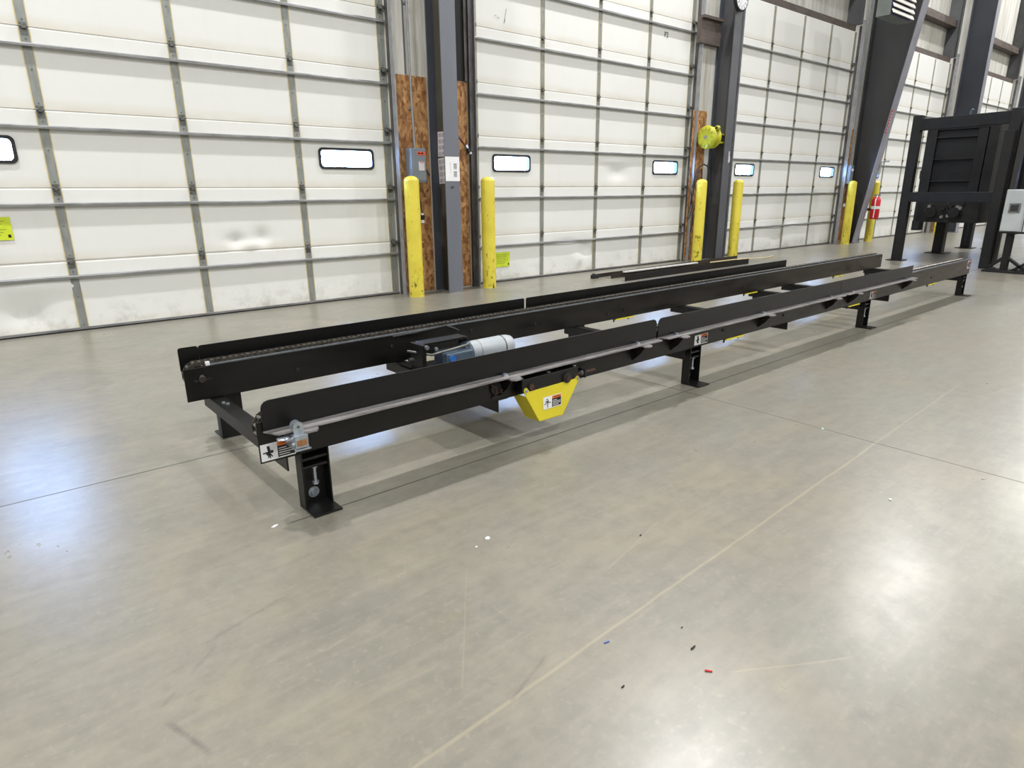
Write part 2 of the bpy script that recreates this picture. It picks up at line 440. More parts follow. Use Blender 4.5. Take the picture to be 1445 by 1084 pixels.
def panel_mesh(ox, zi, holes, dents):
    """one door section: front skin with dents, back skin, edges; window holes cut through"""
    x0, x1 = ox-EL, ox+W+ER
    z0, z1 = zi*S, (zi+1)*S+.0002
    xs = set([x0, x1]); zs = set([z0, z1, z1-.009, z0+.006])
    for i in range(49): xs.add(x0+(x1-x0)*i/48)
    for i in range(13): zs.add(z0+(z1-z0)*i/12)
    if dents:
        for i in range(193): xs.add(x0+(x1-x0)*i/192)
        for i in range(37): zs.add(z0+(z1-z0)*i/36)
    for h in holes:
        xs |= {h[0], h[1]}; zs |= {h[2], h[3]}
    def uniq(v):
        v = sorted(v); r = [v[0]]
        for a in v[1:]:
            if a-r[-1] > 1e-4: r.append(a)
        return r
    xs, zs = uniq(xs), uniq(zs)
    m = MB()
    def yf(x, z):
        y = D
        if z > z1-.008 or z < z0+.005: y += .007
        for cx, cz, rx, rz, a in dents:
            q = ((x-cx)/rx)**2+((z-cz)/rz)**2
            if q < 9: y += a*math.exp(-q)
        return y
    nx, nz = len(xs), len(zs)
    vs = [(x, yf(x, z), z) for z in zs for x in xs]+[(x, D+.05, z) for z in zs for x in xs]
    o = nx*nz; fs = []
    for j in range(nz-1):
        for i in range(nx-1):
            cx, cz = (xs[i]+xs[i+1])/2, (zs[j]+zs[j+1])/2
            if any(h[0] < cx < h[1] and h[2] < cz < h[3] for h in holes): continue
            a = j*nx+i
            fs += [(a, a+1, a+nx+1, a+nx), (o+a, o+a+nx, o+a+nx+1, o+a+1)]
    m.add(vs, fs, 0, bool(dents))
    for j in range(nz-1):
        for i in (0, nx-1):
            a = j*nx+i; m.f.append([a, a+nx, o+a+nx, o+a]); m.mi.append(0); m.sm.append(False)
    for i in range(nx-1):
        for j in (0, nz-1):
            a = j*nx+i; m.f.append([a, a+1, o+a+1, o+a]); m.mi.append(0); m.sm.append(False)
    return m
DENTS = {(1, 1): [(2.02, .70, .09, .07, .030), (2.28, .72, .08, .09, .028), (2.14, .66, .22, .05, -.015)],
         (1, 0): [(.22, .18, .16, .12, .03), (.35, .40, .3, .06, -.012)],
         (2, 0): [(7.03, .34, .12, .10, .035), (6.86, .18, .10, .12, -.02), (6.6, .45, .25, .06, .015)],
         (2, 2): [(7.66, 1.42, .22, .10, .022), (7.55, 1.58, .25, .03, -.012)],
         (3, 0): [(12.5, .30, .2, .18, .03), (13.1, .45, .25, .06, -.02)]}
door_proto = {}
for dn in range(1, 7):
    ox = X0+PITCH*(dn-1)
    root = empty('door_%d' % dn, (ox+W/2, D, 0), kind='structure')
    L0 = Vector(root.location)
    for zi in range(NS):
        holes = []
        if zi == 2:
            for cx in (ox+SP*.5, ox+SP*3.5): holes.append((cx-WINW/2+.025, cx+WINW/2-.025, WZ0+.02, WZ1-.02))
        dents = DENTS.get((dn, zi), [])
        key = ('panel', zi == 2, zi) if not dents else None
        if key and key in door_proto:
            sec = door_proto[key].copy(); COL.objects.link(sec); sec.parent = root
        else:
            sec = panel_mesh(ox, zi, holes, dents).build('door_section', 'panel', root, off=L0, fixn=True)
            if key: door_proto[key] = sec
        sec.name = 'door_section'
        # vertical stiles with yellowed adhesive edges
        for i in range(5):
            x = ox+SP*i; w = .032 if 0 < i < 4 else .04
            if i == 0: xa, xb = x-.095, x+.0
            elif i == 4: xa, xb = x-.075, x+.008
            else: xa, xb = x-w, x+w
            pr = door_proto.get(('stile', i, zi))
            if pr: st = pr.copy(); COL.objects.link(st); st.parent = root
            else:
                m = MB(); zb, zt = zi*S+.006, (zi+1)*S-.012
                m.box(xa-.008, xb+.008, D-.002, D+.004, zb, zt, 1)
                m.box(xa, xb, D-.006, D+.004, zb, zt, 0)
                for zz in (.05, .30, .52):
                    m.cyl(((xa+xb)/2, D-.006, zi*S+zz), ((xa+xb)/2, D-.010, zi*S+zz), .006, 8, 2)
                st = m.build('stile', ['stile', 'foam', 'hinge'], root, off=L0); door_proto[('stile', i, zi)] = st
            st.name = 'stile'
        # strut: a horizontal C-channel below each joint
        if zi > 0 or True:
            if zi < NS-1:
                zc = (zi+1)*S-.125
                pr = door_proto.get(('strut', zi)) if not dents else None
                if pr: st = pr.copy(); COL.objects.link(st); st.parent = root
                else:
                    m = MB(); NX = 60
                    def bend(x):
                        d = 0
                        for cx, cz, rx, rz, a in dents:
                            if cz > zi*S+.3 or (zi == 1): d -= .5*a*math.exp(-((x-cx)/.15)**2)*.4
                        return d
                    prof = [(D-.002, zc+.004), (D-.040, zc+.004), (D-.044, zc-.004), (D-.044, zc-.020), (D-.039, zc-.020), (D-.039, zc-.006), (D-.034, zc-.002), (D-.002, zc-.002)]
                    vs = []; fs = []; kk = len(prof)
                    for i in range(NX+1):
                        x = ox-.10+(W+.108)*i/NX; b = bend(x)
                        vs += [(x, p[0]+abs(b)*.5, p[1]+b) for p in prof]
                    for i in range(NX):
                        for q in range(kk): fs.append((i*kk+q, i*kk+(q+1) % kk, (i+1)*kk+(q+1) % kk, (i+1)*kk+q))
                    fs += [tuple(range(kk)), tuple(NX*kk+q for q in range(kk))[::-1]]
                    m.add(vs, fs)
                    st = m.build('strut', 'strut', root, off=L0)
                    if not dents: door_proto[('strut', zi)] = st
                st.name = 'strut'
                for i in range(5):
                    x = ox+SP*i+(-.045 if i == 0 else -.035 if i == 4 else 0)
                    pr = door_proto.get(('hinge', i, zi))
                    if pr: hg = pr.copy(); COL.objects.link(hg); hg.parent = root
                    else:
                        zj = (zi+1)*S; m = MB()
                        m.box(x-.024, x+.024, D-.010, D-.006, zj-.06, zj+.03)
                        m.cyl((x-.030, D-.016, zj), (x+.030, D-.016, zj), .008, 10)
                        if i in (0, 4):
                            sx = -1 if i == 0 else 1
                            m.cyl((x, D-.04, zj), (x+sx*.040, D-.04, zj), .007, 8); m.cyl((x+sx*.022, D-.04, zj), (x+sx*.038, D-.04, zj), .018, 14)
                            m.box(x-.018, x+.018, D-.050, D-.010, zj-.02, zj+.02)
                        else:
                            m.box(x-.016, x+.016, D-.030, D-.010, zj-.016, zj+.012)
                        hg = m.build('hinge', 'hinge', root, off=L0); door_proto[('hinge', i, zi)] = hg
                    hg.name = 'hinge'
        if zi == 2:
            for cx in (ox+SP*.5, ox+SP*3.5):
                m = MB(); a, b = cx-WINW/2, cx+WINW/2
                frame_ring(m, rrect(a, b, WZ0, WZ1, .045), rrect(a+.026, b-.026, WZ0+.024, WZ1-.024, .035), D-.014, D+.055)
                wf = m.build('window_frame', 'rubber', root, off=L0)
                g = MB().box(a+.02, b-.02, D+.018, D+.022, WZ0+.018, WZ1-.018).build('window_pane', 'glass', wf, off=L0)
    m = MB(); m.box(ox-.10, ox+W+.008, D-.022, D+.03, 0.012, .030); m.box(ox-.10, ox+W+.008, D-.010, D+.03, .0, .012, 1)
    m.build('bottom_seal', ['strut', 'rubber'], root, off=L0)
    for side, xx in ((-1, ox-EL), (1, ox+W+ER)):
        m = MB()
        if side < 0:
            m.box(xx-.075, xx-.012, 6.630, 6.670, 0, DOORTOP+.2, 0); m.box(xx-.008, xx, 6.600, 6.685, 0, DOORTOP+.2, 1)
            m.box(xx+.004, xx+.05, D-.055, D-.050, 0, DOORTOP, 2)
        else:
            m.box(xx, xx+.012, 6.620, 6.685, 0, DOORTOP+.2, 1); m.box(xx+.012, xx+.030, 6.655, 6.672, 0, DOORTOP+.2, 1)
            m.box(xx-.006, xx-.001, 6.69, 6.745, 0, DOORTOP+.1, 0)
        for zz in [.4+.62*q for q in range(7)]:
            xc = xx-.045 if side < 0 else xx+.02
            m.cyl((xc, 6.66, zz), (xc, 6.622 if side < 0 else 6.650, zz), .010, 8, 0)
        m.build('door_track', ['track', 'angle', 'stile'], root, off=L0)

# ------------------------------------------------------------------ things on the doors / walls
def lime_label(x0, x1, z0, z1, label):
    m = MB(); m.box(x0, x1, D-.009, D-.0075, z0, z1, 0)
    for i in range(6): m.box(x0+.03, x1-.04-.02*(i % 3), D-.0095, D-.009, z1-.03-.022*i-.006, z1-.03-.022*i, 1)
    m.box(x1-.035, x1-.015, D-.0095, D-.009, z0+.02, z0+.045, 2)
    o = m.build('lime_label', ['lime', 'green_jacket', 'ink'], loc=((x0+x1)/2, D-.009, z0))
    return tag(o, label, 'label', 'lime yellow labels low on the doors')
lime_label(.06, .255, .81, .995, 'lime yellow printed label on the nearest door, cut by the left edge of the photo')
lime_label(5.29, 5.545, .195, .39, 'lime yellow label low on the middle door, beside the yellow bollard')
lime_label(10.56, 10.70, .72, .98, 'lime yellow label peeking out behind the bollard right of the grey column with the clock')
o = text('ink_mark', 'F2', .10, 'ink', None, (8.64, D-.008, 3.415), FACE); tag(o, 'small black F2 mark high on the middle door', 'writing')
m = MB()
for a, b in (((5.345, 3.205), (5.375, 3.20)), ((5.385, 3.19), (5.42, 3.185)), ((5.49, 3.14), (5.53, 3.30)), ((5.50, 3.14), (5.505, 3.19))):
    m.tube([(a[0], D-.006, a[1]), (b[0], D-.006, b[1])], .002, 6)
tag(m.build('scuff_mark', 'grey_ink', loc=(5.43, D-.006, 3.12)), 'thin dark scuff scratches near the top left of the middle door', 'scuff')

def osb(x0, x1, label):
    m = MB().box(x0, x1, WALL, WALL+.0115, .02, 2.40)
    return tag(m.build('wooden_board', 'osb', loc=((x0+x1)/2, WALL, .02)), label, 'board', 'strand boards beside the columns')
osb(3.862, 4.26, 'tall strand board panel left of the nearest column, behind the grey switch box')
osb(4.50, 4.815, 'tall strand board panel right of the nearest column, behind the hanging cable')
osb(9.30, 9.66, 'tall strand board panel left of the column with the clock, behind the yellow reel')
osb(14.90, 15.16, 'narrow strand board panel left of the big tapered column')
osb(20.43, 20.75, 'strand board panel at the far door jamb, seen below the black press')
# black strip painting the dark recess above the second board, silver seam left of column
MB().box(4.50, 4.785, WALL, WALL+.011, 2.41, 6.5).build('trim_90', 'dull_black')['kind'] = 'structure'
MB().box(3.995, 4.005, WALL-.004, WALL+.011, 2.41, 9.5).build('trim_91', 'jamb')['kind'] = 'structure'
MB().box(4.785, 4.822, WALL-.02, WALL+.011, 2.41, DOORTOP+.3).build('trim_92', 'track')['kind'] = 'structure'
m = MB().box(9.25, 9.78, 6.60, WALL+.011, 3.36, 3.74); m.box(9.25, 9.78, 6.55, 6.60, 3.70, 3.74)
m.build('trim_93', 'girt')['kind'] = 'structure'

def hcolumn(x, name, label, wmat='webpaint', fmat='col', y0=6.38, y1=6.668, bf=.20, top=9.6):
    r = empty('steel_column', (x, (y0+y1)/2, 0), label=label, cat='column', group='steel wall columns')
    L = r.location
    MB().box(x-bf/2, x+bf/2, y0, y0+.014, 0.012, top).build('flange', fmat, r, off=L, bevel=.002)
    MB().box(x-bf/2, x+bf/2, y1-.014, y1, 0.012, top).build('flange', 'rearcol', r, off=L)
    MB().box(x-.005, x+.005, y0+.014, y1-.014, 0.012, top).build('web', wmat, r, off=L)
    MB().box(x-bf/2-.01, x+bf/2+.01, y0-.01, y1, 0, .012).build('base_plate', 'strut', r, off=L)
    return r
hcolumn(4.38, 'c', 'grey blue steel column nearest the camera, between the first and second door')
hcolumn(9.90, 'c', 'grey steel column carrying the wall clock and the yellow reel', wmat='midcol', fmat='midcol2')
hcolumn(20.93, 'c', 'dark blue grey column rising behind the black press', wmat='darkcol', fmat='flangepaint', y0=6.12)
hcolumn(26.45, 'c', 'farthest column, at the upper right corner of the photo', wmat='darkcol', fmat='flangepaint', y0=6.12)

# tapered rigid-frame column
r = empty('tapered_frame_column', (15.38, 6.6, 0), label='large dark grey tapered column that leans out towards the ceiling', cat='column')
L = r.location
xw = 15.38
def yi(z): return 6.45-.152*z
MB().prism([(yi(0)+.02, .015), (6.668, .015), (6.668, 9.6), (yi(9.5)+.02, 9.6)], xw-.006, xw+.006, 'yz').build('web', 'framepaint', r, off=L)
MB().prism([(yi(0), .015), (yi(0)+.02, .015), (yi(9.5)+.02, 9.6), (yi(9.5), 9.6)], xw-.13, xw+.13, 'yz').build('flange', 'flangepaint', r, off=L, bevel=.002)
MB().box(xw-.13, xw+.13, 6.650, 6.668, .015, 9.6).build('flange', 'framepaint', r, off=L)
MB().box(xw-.15, xw+.15, 6.40, 6.668, 0, .015).build('base_plate', 'strut', r, off=L)
m = MB(); z0, z1 = 2.29, 2.74
m.add([(15.262, yi(z0)-.0015, z0), (15.315, yi(z0)-.0015, z0), (15.315, yi(z1)-.0015, z1), (15.262, yi(z1)-.0015, z1),
       (15.262, yi(z0)-.0002, z0), (15.315, yi(z0)-.0002, z0), (15.315, yi(z1)-.0002, z1), (15.262, yi(z1)-.0002, z1)],
      [(0, 1, 2, 3), (4, 7, 6, 5), (0, 4, 5, 1), (2, 6, 7, 3), (0, 3, 7, 4), (1, 5, 6, 2)], 0)
for i in range(7):
    z = z0+.03+.058*i
    m.add([(15.275, yi(z)-.003, z), (15.30, yi(z)-.003, z), (15.30, yi(z+.03)-.003, z+.03), (15.275, yi(z+.03)-.003, z+.03)], [(0, 1, 2, 3)], 1)
tag(m.build('warning_sign', ['red', 'white'], loc=(15.29, yi(z0), z0), fixn=False), 'narrow red and white vertical sign on the tapered column flange', 'sign')

# bollards -------------------------------------------------------------------
bp = empty('bollard', (3.875, 6.46, 0))
rb = .085; prof = [(rb, 0), (rb, 1.285)]
for i in range(1, 7):
    a = i/6*math.pi/2; prof.append((max(.004, rb*math.cos(a)), 1.285+.055*math.sin(a)))
MB().lathe((0, 0, 0), prof, 32).build('post', 'bollard', bp)
MB().lathe((0, 0, 0), [(rb+.004, .0), (rb+.003, .008)], 32).build('base_ring', 'bollard', bp)
BOL = [(3.875, 'yellow bollard in front of the grey switch box, left of the nearest column'),
       (4.945, 'yellow bollard at the left edge of the middle door, beside a lime label'),
       (9.36, 'yellow bollard under the yellow reel, marked with black handwriting'),
       (10.44, 'yellow bollard right of the column with the clock'),
       (14.89, 'yellow bollard directly left of the big tapered column'),
       (16.08, 'yellow bollard right of the tapered column, behind the red extinguisher cover'),
       (20.45, 'yellow bollard seen below the black press, beside the hanging chain'),
       (21.55, 'yellow bollard farthest away, seen through the legs of the black press')]
for i, (x, lb) in enumerate(BOL):
    o = bp
    if i:
        o = bp.copy(); COL.objects.link(o)
        for ch in list(bp.children): copy_child(ch, o)
    o.location = (x, 6.46, 0); o.rotation_euler.z = i*1.3
    tag(o, lb, 'bollard', 'yellow bollards along the doors')
b3 = [o for o in COL.objects if o.name.startswith('bollard') and abs(o.location.x-9.36) < .01][0]
def on_bollard(body, size, z):
    ang = math.atan2(-6.46, -9.36)
    for o in [text('handwriting', body, size, 'ink', b3, (0, 0, 0), (0, 0, 0))]:
        a = ang-b3.rotation_euler.z
        o.location = ((rb+.002)*math.cos(a), (rb+.002)*math.sin(a), z)
        o.rotation_euler = (math.pi/2, 0, a+math.pi/2)
on_bollard('F62', .062, .42); on_bollard('118', .05, .17)

# switch box, conduit, cable ---------------------------------------------------
r = empty('disconnect_switch_box', (4.02, 6.6, 1.27), label='grey electrical disconnect box with an orange label, mounted on the strand board', cat='switch box')
L = r.location
MB().box(3.935, 4.125, 6.53, 6.669, 1.27, 1.64).build('enclosure', 'grey_box', r, off=L, bevel=.006)
MB().box(3.945, 4.118, 6.522, 6.530, 1.29, 1.63).build('door', 'grey_box', r, off=L, bevel=.003)
m = MB().box(4.005, 4.105, 6.519, 6.522, 1.565, 1.60, 0); m.box(4.015, 4.045, 6.518, 6.519, 1.574, 1.592, 1); m.box(4.055, 4.085, 6.518, 6.519, 1.574, 1.592, 1)
m.build('label_plate', ['orange_red', 'ink'], r, off=L)
m = MB().box(4.02, 4.095, 6.519, 6.522, 1.40, 1.495, 0); m.box(4.035, 4.09, 6.518, 6.519, 1.484, 1.491, 1)
m.build('label_plate', ['paper2', 'red'], r, off=L, label='pale label with a red top line')
m = MB().box(4.125, 4.145, 6.56, 6.59, 1.42, 1.53); m.tube([(4.14, 6.575, 1.43), (4.155, 6.55, 1.38), (4.175, 6.54, 1.35)], .009, 8)
m.build('switch_handle', 'rubber', r, off=L)
m = MB(); m.tube([(4.035, 6.64, 9.0), (4.035, 6.64, 3.0), (4.037, 6.64, 2.2), (4.035, 6.62, 1.75), (4.035, 6.61, 1.642)], .0125, 10)
for zz in (2.05, 3.1, 4.6): m.box(4.005, 4.065, 6.655, 6.669, zz, zz+.02)
tag(m.build('conduit_pipe', 'conduit', loc=(4.035, 6.64, 1.642)), 'thin grey conduit running up the wall from the switch box', 'pipe')
r = empty('drop_cable', (4.09, 6.61, .82), label='dark cable hanging below the grey switch box with a black and white plug', cat='cable'); L = r.location
MB().tube([(4.06, 6.61, 1.268), (4.068, 6.62, 1.15), (4.085, 6.62, 1.0), (4.092, 6.61, .93)], .007, 8).build('cord', 'rubber', r, off=L)
m = MB(); m.cyl((4.092, 6.61, .93), (4.092, 6.61, .91), .018, 14, 1); m.cyl((4.092, 6.61, .91), (4.092, 6.61, .855), .024, 14, 0); m.cyl((4.092, 6.61, .855), (4.092, 6.61, .82), .022, 14, 1)
m.build('plug', ['rubber', 'white'], r, off=L)
# cable on the right of column 1
r = empty('coiled_cable', (4.62, 6.60, 1.25), label='looped brown cable with a metal plug hanging right of the nearest column', cat='cable'); L = r.location
MB().tube([(4.50, 6.62, 1.84), (4.58, 6.61, 1.83), (4.66, 6.60, 1.76), (4.735, 6.60, 1.68)], .008, 8).build('cord', 'rust', r, off=L)
MB().tube([(4.50, 6.63, 1.80), (4.56, 6.62, 1.70), (4.60, 6.61, 1.58), (4.605, 6.61, 1.48), (4.58, 6.61, 1.34), (4.53, 6.62, 1.22)], .014, 8).build('cord', 'rubber', r, off=L)
MB().tube([(4.50, 6.63, 1.84), (4.575, 6.62, 1.72), (4.625, 6.61, 1.56), (4.625, 6.61, 1.44), (4.585, 6.61, 1.30)], .006, 8).build('cord', 'wood', r, off=L)
m = MB(); m.cyl((4.73, 6.60, 1.69), (4.745, 6.59, 1.66), .026, 14, 0); m.cyl((4.745, 6.59, 1.66), (4.77, 6.58, 1.61), .024, 14, 1); m.cyl((4.77, 6.58, 1.61), (4.778, 6.575, 1.595), .027, 14, 0)
m.build('plug', ['zinc', 'rubber'], r, off=L)

# papers on column 1 -----------------------------------------------------------
def sheet(cx, yA, yB, z0, z1, rows, label, tilt):
    """paper stuck to the column web (faces -x)"""
    m = MB(); m.box(-.0015, -.0005, yA, yB, z0, z1, 0)
    for i in range(rows):
        zz = z0+(z1-z0)*(i+.15)/rows; h = (z1-z0)/rows*.62
        for a, b in ((.08, .45), (.53, .92)):
            for q in range(7):
                y = yA+(yB-yA)*(a+(b-a)*q/7)
                m.box(-.0022, -.0015, y, y+(yB-yA)*(b-a)/7*(.35+.4*random.random()), zz, zz+h, 1)
    o = m.build('paper_sheet', ['paper2', 'grey_ink'], loc=None)
    for v in o.data.vertices: v.co.y -= (yA+yB)/2; v.co.z -= (z0+z1)/2
    o.location = (cx, (yA+yB)/2, (z0+z1)/2); o.rotation_euler.x = tilt
    return tag(o, label, 'paper', 'barcode sheets on the nearest column')
sheet(4.373, 6.50, 6.65, 1.56, 1.83, 4, 'upper barcode sheet on the side of the nearest column', .03)
sheet(4.371, 6.485, 6.65, 1.26, 1.545, 4, 'lower barcode sheet on the side of the nearest column', -.05)
m = MB().box(4.283, 4.478, 6.3785, 6.3795, 1.285, 1.55, 0)
for i in range(16):
    if i not in (7, 8): m.box(4.395, 4.44, 6.378, 6.3785, 1.33+i*.0095, 1.3345+i*.0095+.002*(i % 3), 1)
for i in range(18): m.box(4.350, 4.356, 6.378, 6.3785, 1.37+i*.007, 1.3735+i*.007, 1)
tag(m.build('paper_sheet', ['paper', 'grey_ink'], loc=(4.38, 6.379, 1.285)), 'white paper with a sideways barcode on the front of the nearest column', 'paper')
m = MB()
for a, b in (((4.345, 1.225), (4.36, 1.20)), ((4.36, 1.235), (4.362, 1.20)), ((4.378, 1.23), (4.37, 1.20)), ((4.372, 1.218), (4.392, 1.222)), ((4.392, 1.235), (4.386, 1.205))):
    m.tube([(a[0], 6.379, a[1]), (b[0], 6.379, b[1])], .0018, 6)
tag(m.build('pen_mark', 'ink', loc=(4.37, 6.379, 1.21)), 'small handwritten pen mark below the white paper', 'writing')
m = MB().box(9.93, 9.96, 6.376, 6.379, 1.60, 1.78, 0); m.box(9.94, 9.975, 6.3745, 6.376, 1.615, 1.70, 0)
tag(m.build('small_tag', ['paper2'], loc=(9.95, 6.378, 1.60)), 'tiny pale sticker on the front of the column with the clock', 'sticker')

# hose reel --------------------------------------------------------------------
r = empty('cable_reel', (9.62, 6.47, 1.98), label='yellow spring cable reel on the side of the column with the clock', cat='reel'); L = r.location
c = (9.40, 6.47, 1.98)
MB().lathe(c, [(.13, -.028), (.150, -.022), (.176, 0.0), (.180, .012), (.176, .03), (.05, .034)], 40, axis='x').build('cover', 'reel', r, off=L)
for i in range(12):
    a = 2*math.pi*i/12
    MB().box(-.004, .004, .105, .150, -.004, .004, 0, Matrix.Translation((9.372, 6.47, 1.98)) @ Matrix.Rotation(a, 4, 'X')).build('cover_rib', 'green_jacket', r, off=L)
MB().cyl((9.366, 6.47, 1.98), (9.372, 6.47, 1.98), .03, 20).build('badge', 'grey_ink', r, off=L)
MB().lathe((9.43, 6.47, 1.98), [(.12, 0), (.12, .12), (.165, .125), (.165, .145), (.1, .15)], 36, axis='x').build('drum', 'reel', r, off=L)
m = MB().box(9.57, 9.893, 6.44, 6.55, 1.90, 1.93); m.box(9.57, 9.893, 6.44, 6.55, 2.03, 2.05); m.box(9.575, 9.59, 6.40, 6.60, 1.86, 2.10)
m.build('mount_bracket', 'reel', r, off=L, bevel=.003)
m = MB(); m.lathe((9.50, 6.36, 2.12), [(.022, 0), (.038, .012), (.038, .05), (.022, .062)], 18, axis='x')
m.box(9.52, 9.60, 6.35, 6.50, 2.09, 2.10); m.build('cable_guide', 'reel', r, off=L)
MB().cyl((9.49, 6.36, 2.12), (9.50, 6.36, 2.12), .02, 14).build('guide_roller', 'rubber', r, off=L)
m = MB(); m.tube([(9.56, 6.47, 1.80), (9.60, 6.47, 1.74), (9.62, 6.5, 1.66), (9.60, 6.55, 1.56)], .006, 8)
m.tube([(9.24, 6.55, 1.2), (9.25, 6.52, 1.42), (9.31, 6.5, 1.53), (9.40, 6.48, 1.57), (9.48, 6.46, 1.54), (9.53, 6.45, 1.44), (9.55, 6.45, 1.2), (9.57, 6.46, .95), (9.6, 6.5, .80), (9.56, 6.54, .74)], .012, 8)
m.tube([(9.25, 6.58, .95), (9.30, 6.56, 1.25), (9.36, 6.55, 1.45), (9.44, 6.54, 1.5), (9.47, 6.54, 1.3), (9.40, 6.56, 1.0), (9.33, 6.58, .8), (9.38, 6.6, .65), (9.33, 6.6, .5)], .009, 8)
m.tube([(9.24, 6.6, .8), (9.31, 6.6, 1.0), (9.27, 6.6, 1.15), (9.34, 6.6, .9), (9.26, 6.6, .7)], .008, 8)
tag(m.build('looped_cable', 'rubber', loc=(9.4, 6.55, .5)), 'black looped cables hanging from the yellow reel behind the marked bollard', 'cable')
# clock
r = empty('wall_clock', (9.86, 6.31, 4.02), label='round black rimmed wall clock at the top of the photo', cat='clock'); L = r.location
cc = (9.83, 6.30, 3.985)
MB().lathe(cc, [(.13, .07), (.17, .05), (.175, .01), (.165, 0), (.150, .004)], 36, axis='y').build('rim', 'rubber', r, off=L)
MB().cyl((cc[0], cc[1]-.001, cc[2]), (cc[0], cc[1]+.003, cc[2]), .149, 36).build('dial', 'white', r, off=L)
for i in range(12):
    a = math.radians(30*i); MB().box(-.004, .004, -.001, .002, .118, .140, 0, Matrix.Translation((cc[0], cc[1]-.003, cc[2])) @ Matrix.Rotation(a, 4, 'Y')).build('hour_mark', 'ink', r, off=L)
for nm, a, l, w in (('hour_hand', 200, .075, .005), ('minute_hand', 215, .115, .0035)):
    MB().box(-w, w, -.003, -.001, -.01, l, 0, Matrix.Translation((cc[0], cc[1]+.002, cc[2])) @ Matrix.Rotation(math.radians(a), 4, 'Y')).build(nm, 'ink', r, off=L)
for i, (a, s_) in enumerate(((180, '6'), (150, '5'), (210, '7'), (120, '4'), (240, '8'))):
    text('numeral', s_, .04, 'ink', r, (cc[0]+.098*math.sin(math.radians(a))-L[0], cc[1]-.002-L[1], cc[2]+.098*math.cos(math.radians(a))-L[2]), FACE)

# unit heater --------------------------------------------------------------------
r = empty('hanging_unit_heater', (13.0, 5.32, 3.97), label='hanging grey heater with bright white louvers in front of the tapered column', cat='heater'); L = r.location
MB().box(12.56, 13.45, 5.23, 5.46, 3.965, 4.75).build('housing', 'heater', r, off=L, bevel=.004)
MB().box(12.57, 13.44, 5.215, 5.230, 3.97, 4.74).build('back_grille', 'navy', r, off=L)
for i in range(8):
    z = 4.0+.09*i
    MB().prism([(5.175, z), (5.19, z-.008), (5.219, z+.052), (5.205, z+.056)], 12.58, 13.43, 'yz').build('louver', 'louver', r, off=L)
for x in (12.65, 13.35): MB().cyl((x, 5.34, 4.75), (x, 5.34, 9.6), .008, 8).build('hanger_rod', 'rubber', r, off=L)

# extinguisher and pipe bracket on the tapered column --------------------------------
r = empty('fire_extinguisher', (15.62, 6.25, .52), label='fire extinguisher in a red cover with white straps, beside the tapered column', cat='fire extinguisher'); L = r.location
m = MB(); m.lathe((15.62, 6.22, .52), [(.085, 0), (.092, .02), (.092, .40), (.07, .46), (.045, .48)], 20); m.build('cover', 'red', r, off=L)
for z in (.74, ): MB().lathe((15.62, 6.22, z), [(.094, 0), (.094, .06)], 20).build('strap', 'white', r, off=L)
MB().tube([(15.53, 6.20, .55), (15.52, 6.19, .75), (15.53, 6.2, .93), (15.60, 6.2, 1.02), (15.68, 6.19, .95), (15.71, 6.19, .8)], .012, 8).build('hose', 'white', r, off=L)
m = MB().box(15.60, 15.64, 6.15, 6.27, 1.01, 1.05); m.cyl((15.62, 6.22, 1.0), (15.62, 6.22, 1.03), .025, 12); m.build('valve', 'grey_ink', r, off=L)
MB().box(15.50, 15.62, 6.31, 6.36, .70, .76).build('wall_hook', 'framepaint', r, off=L)
m = MB().tube([(15.49, 6.20, 1.47), (15.49, 6.18, 1.73), (15.49, 6.10, 1.735), (15.49, 6.02, 1.735)], .018, 8)
m.box(15.46, 15.52, 6.18, 6.235, 1.5, 1.54)
tag(m.build('pipe_hook', 'cabinet', loc=(15.49, 6.18, 1.47)), 'pale bent pipe hook on the tapered column above the extinguisher', 'hook')
# second switch box near frame column
m = MB().box(14.90, 15.04, 6.55, 6.669, 1.28, 1.66, 0); m.cyl((14.97, 6.55, 1.56), (14.97, 6.53, 1.56), .03, 12, 1)
m.tube([(14.95, 6.60, 9.0), (14.95, 6.60, 1.66)], .014, 8, 0); m.tube([(14.93, 6.6, 1.28), (14.92, 6.6, 1.0), (14.93, 6.6, .85)], .009, 8, 2); m.cyl((14.93, 6.6, .86), (14.93, 6.6, .80), .024, 12, 1)
tag(m.build('switch_box', ['grey_box', 'white', 'rubber'], loc=(14.97, 6.6, .8)), 'narrow grey switch box with a conduit beside the far bollard', 'switch box')

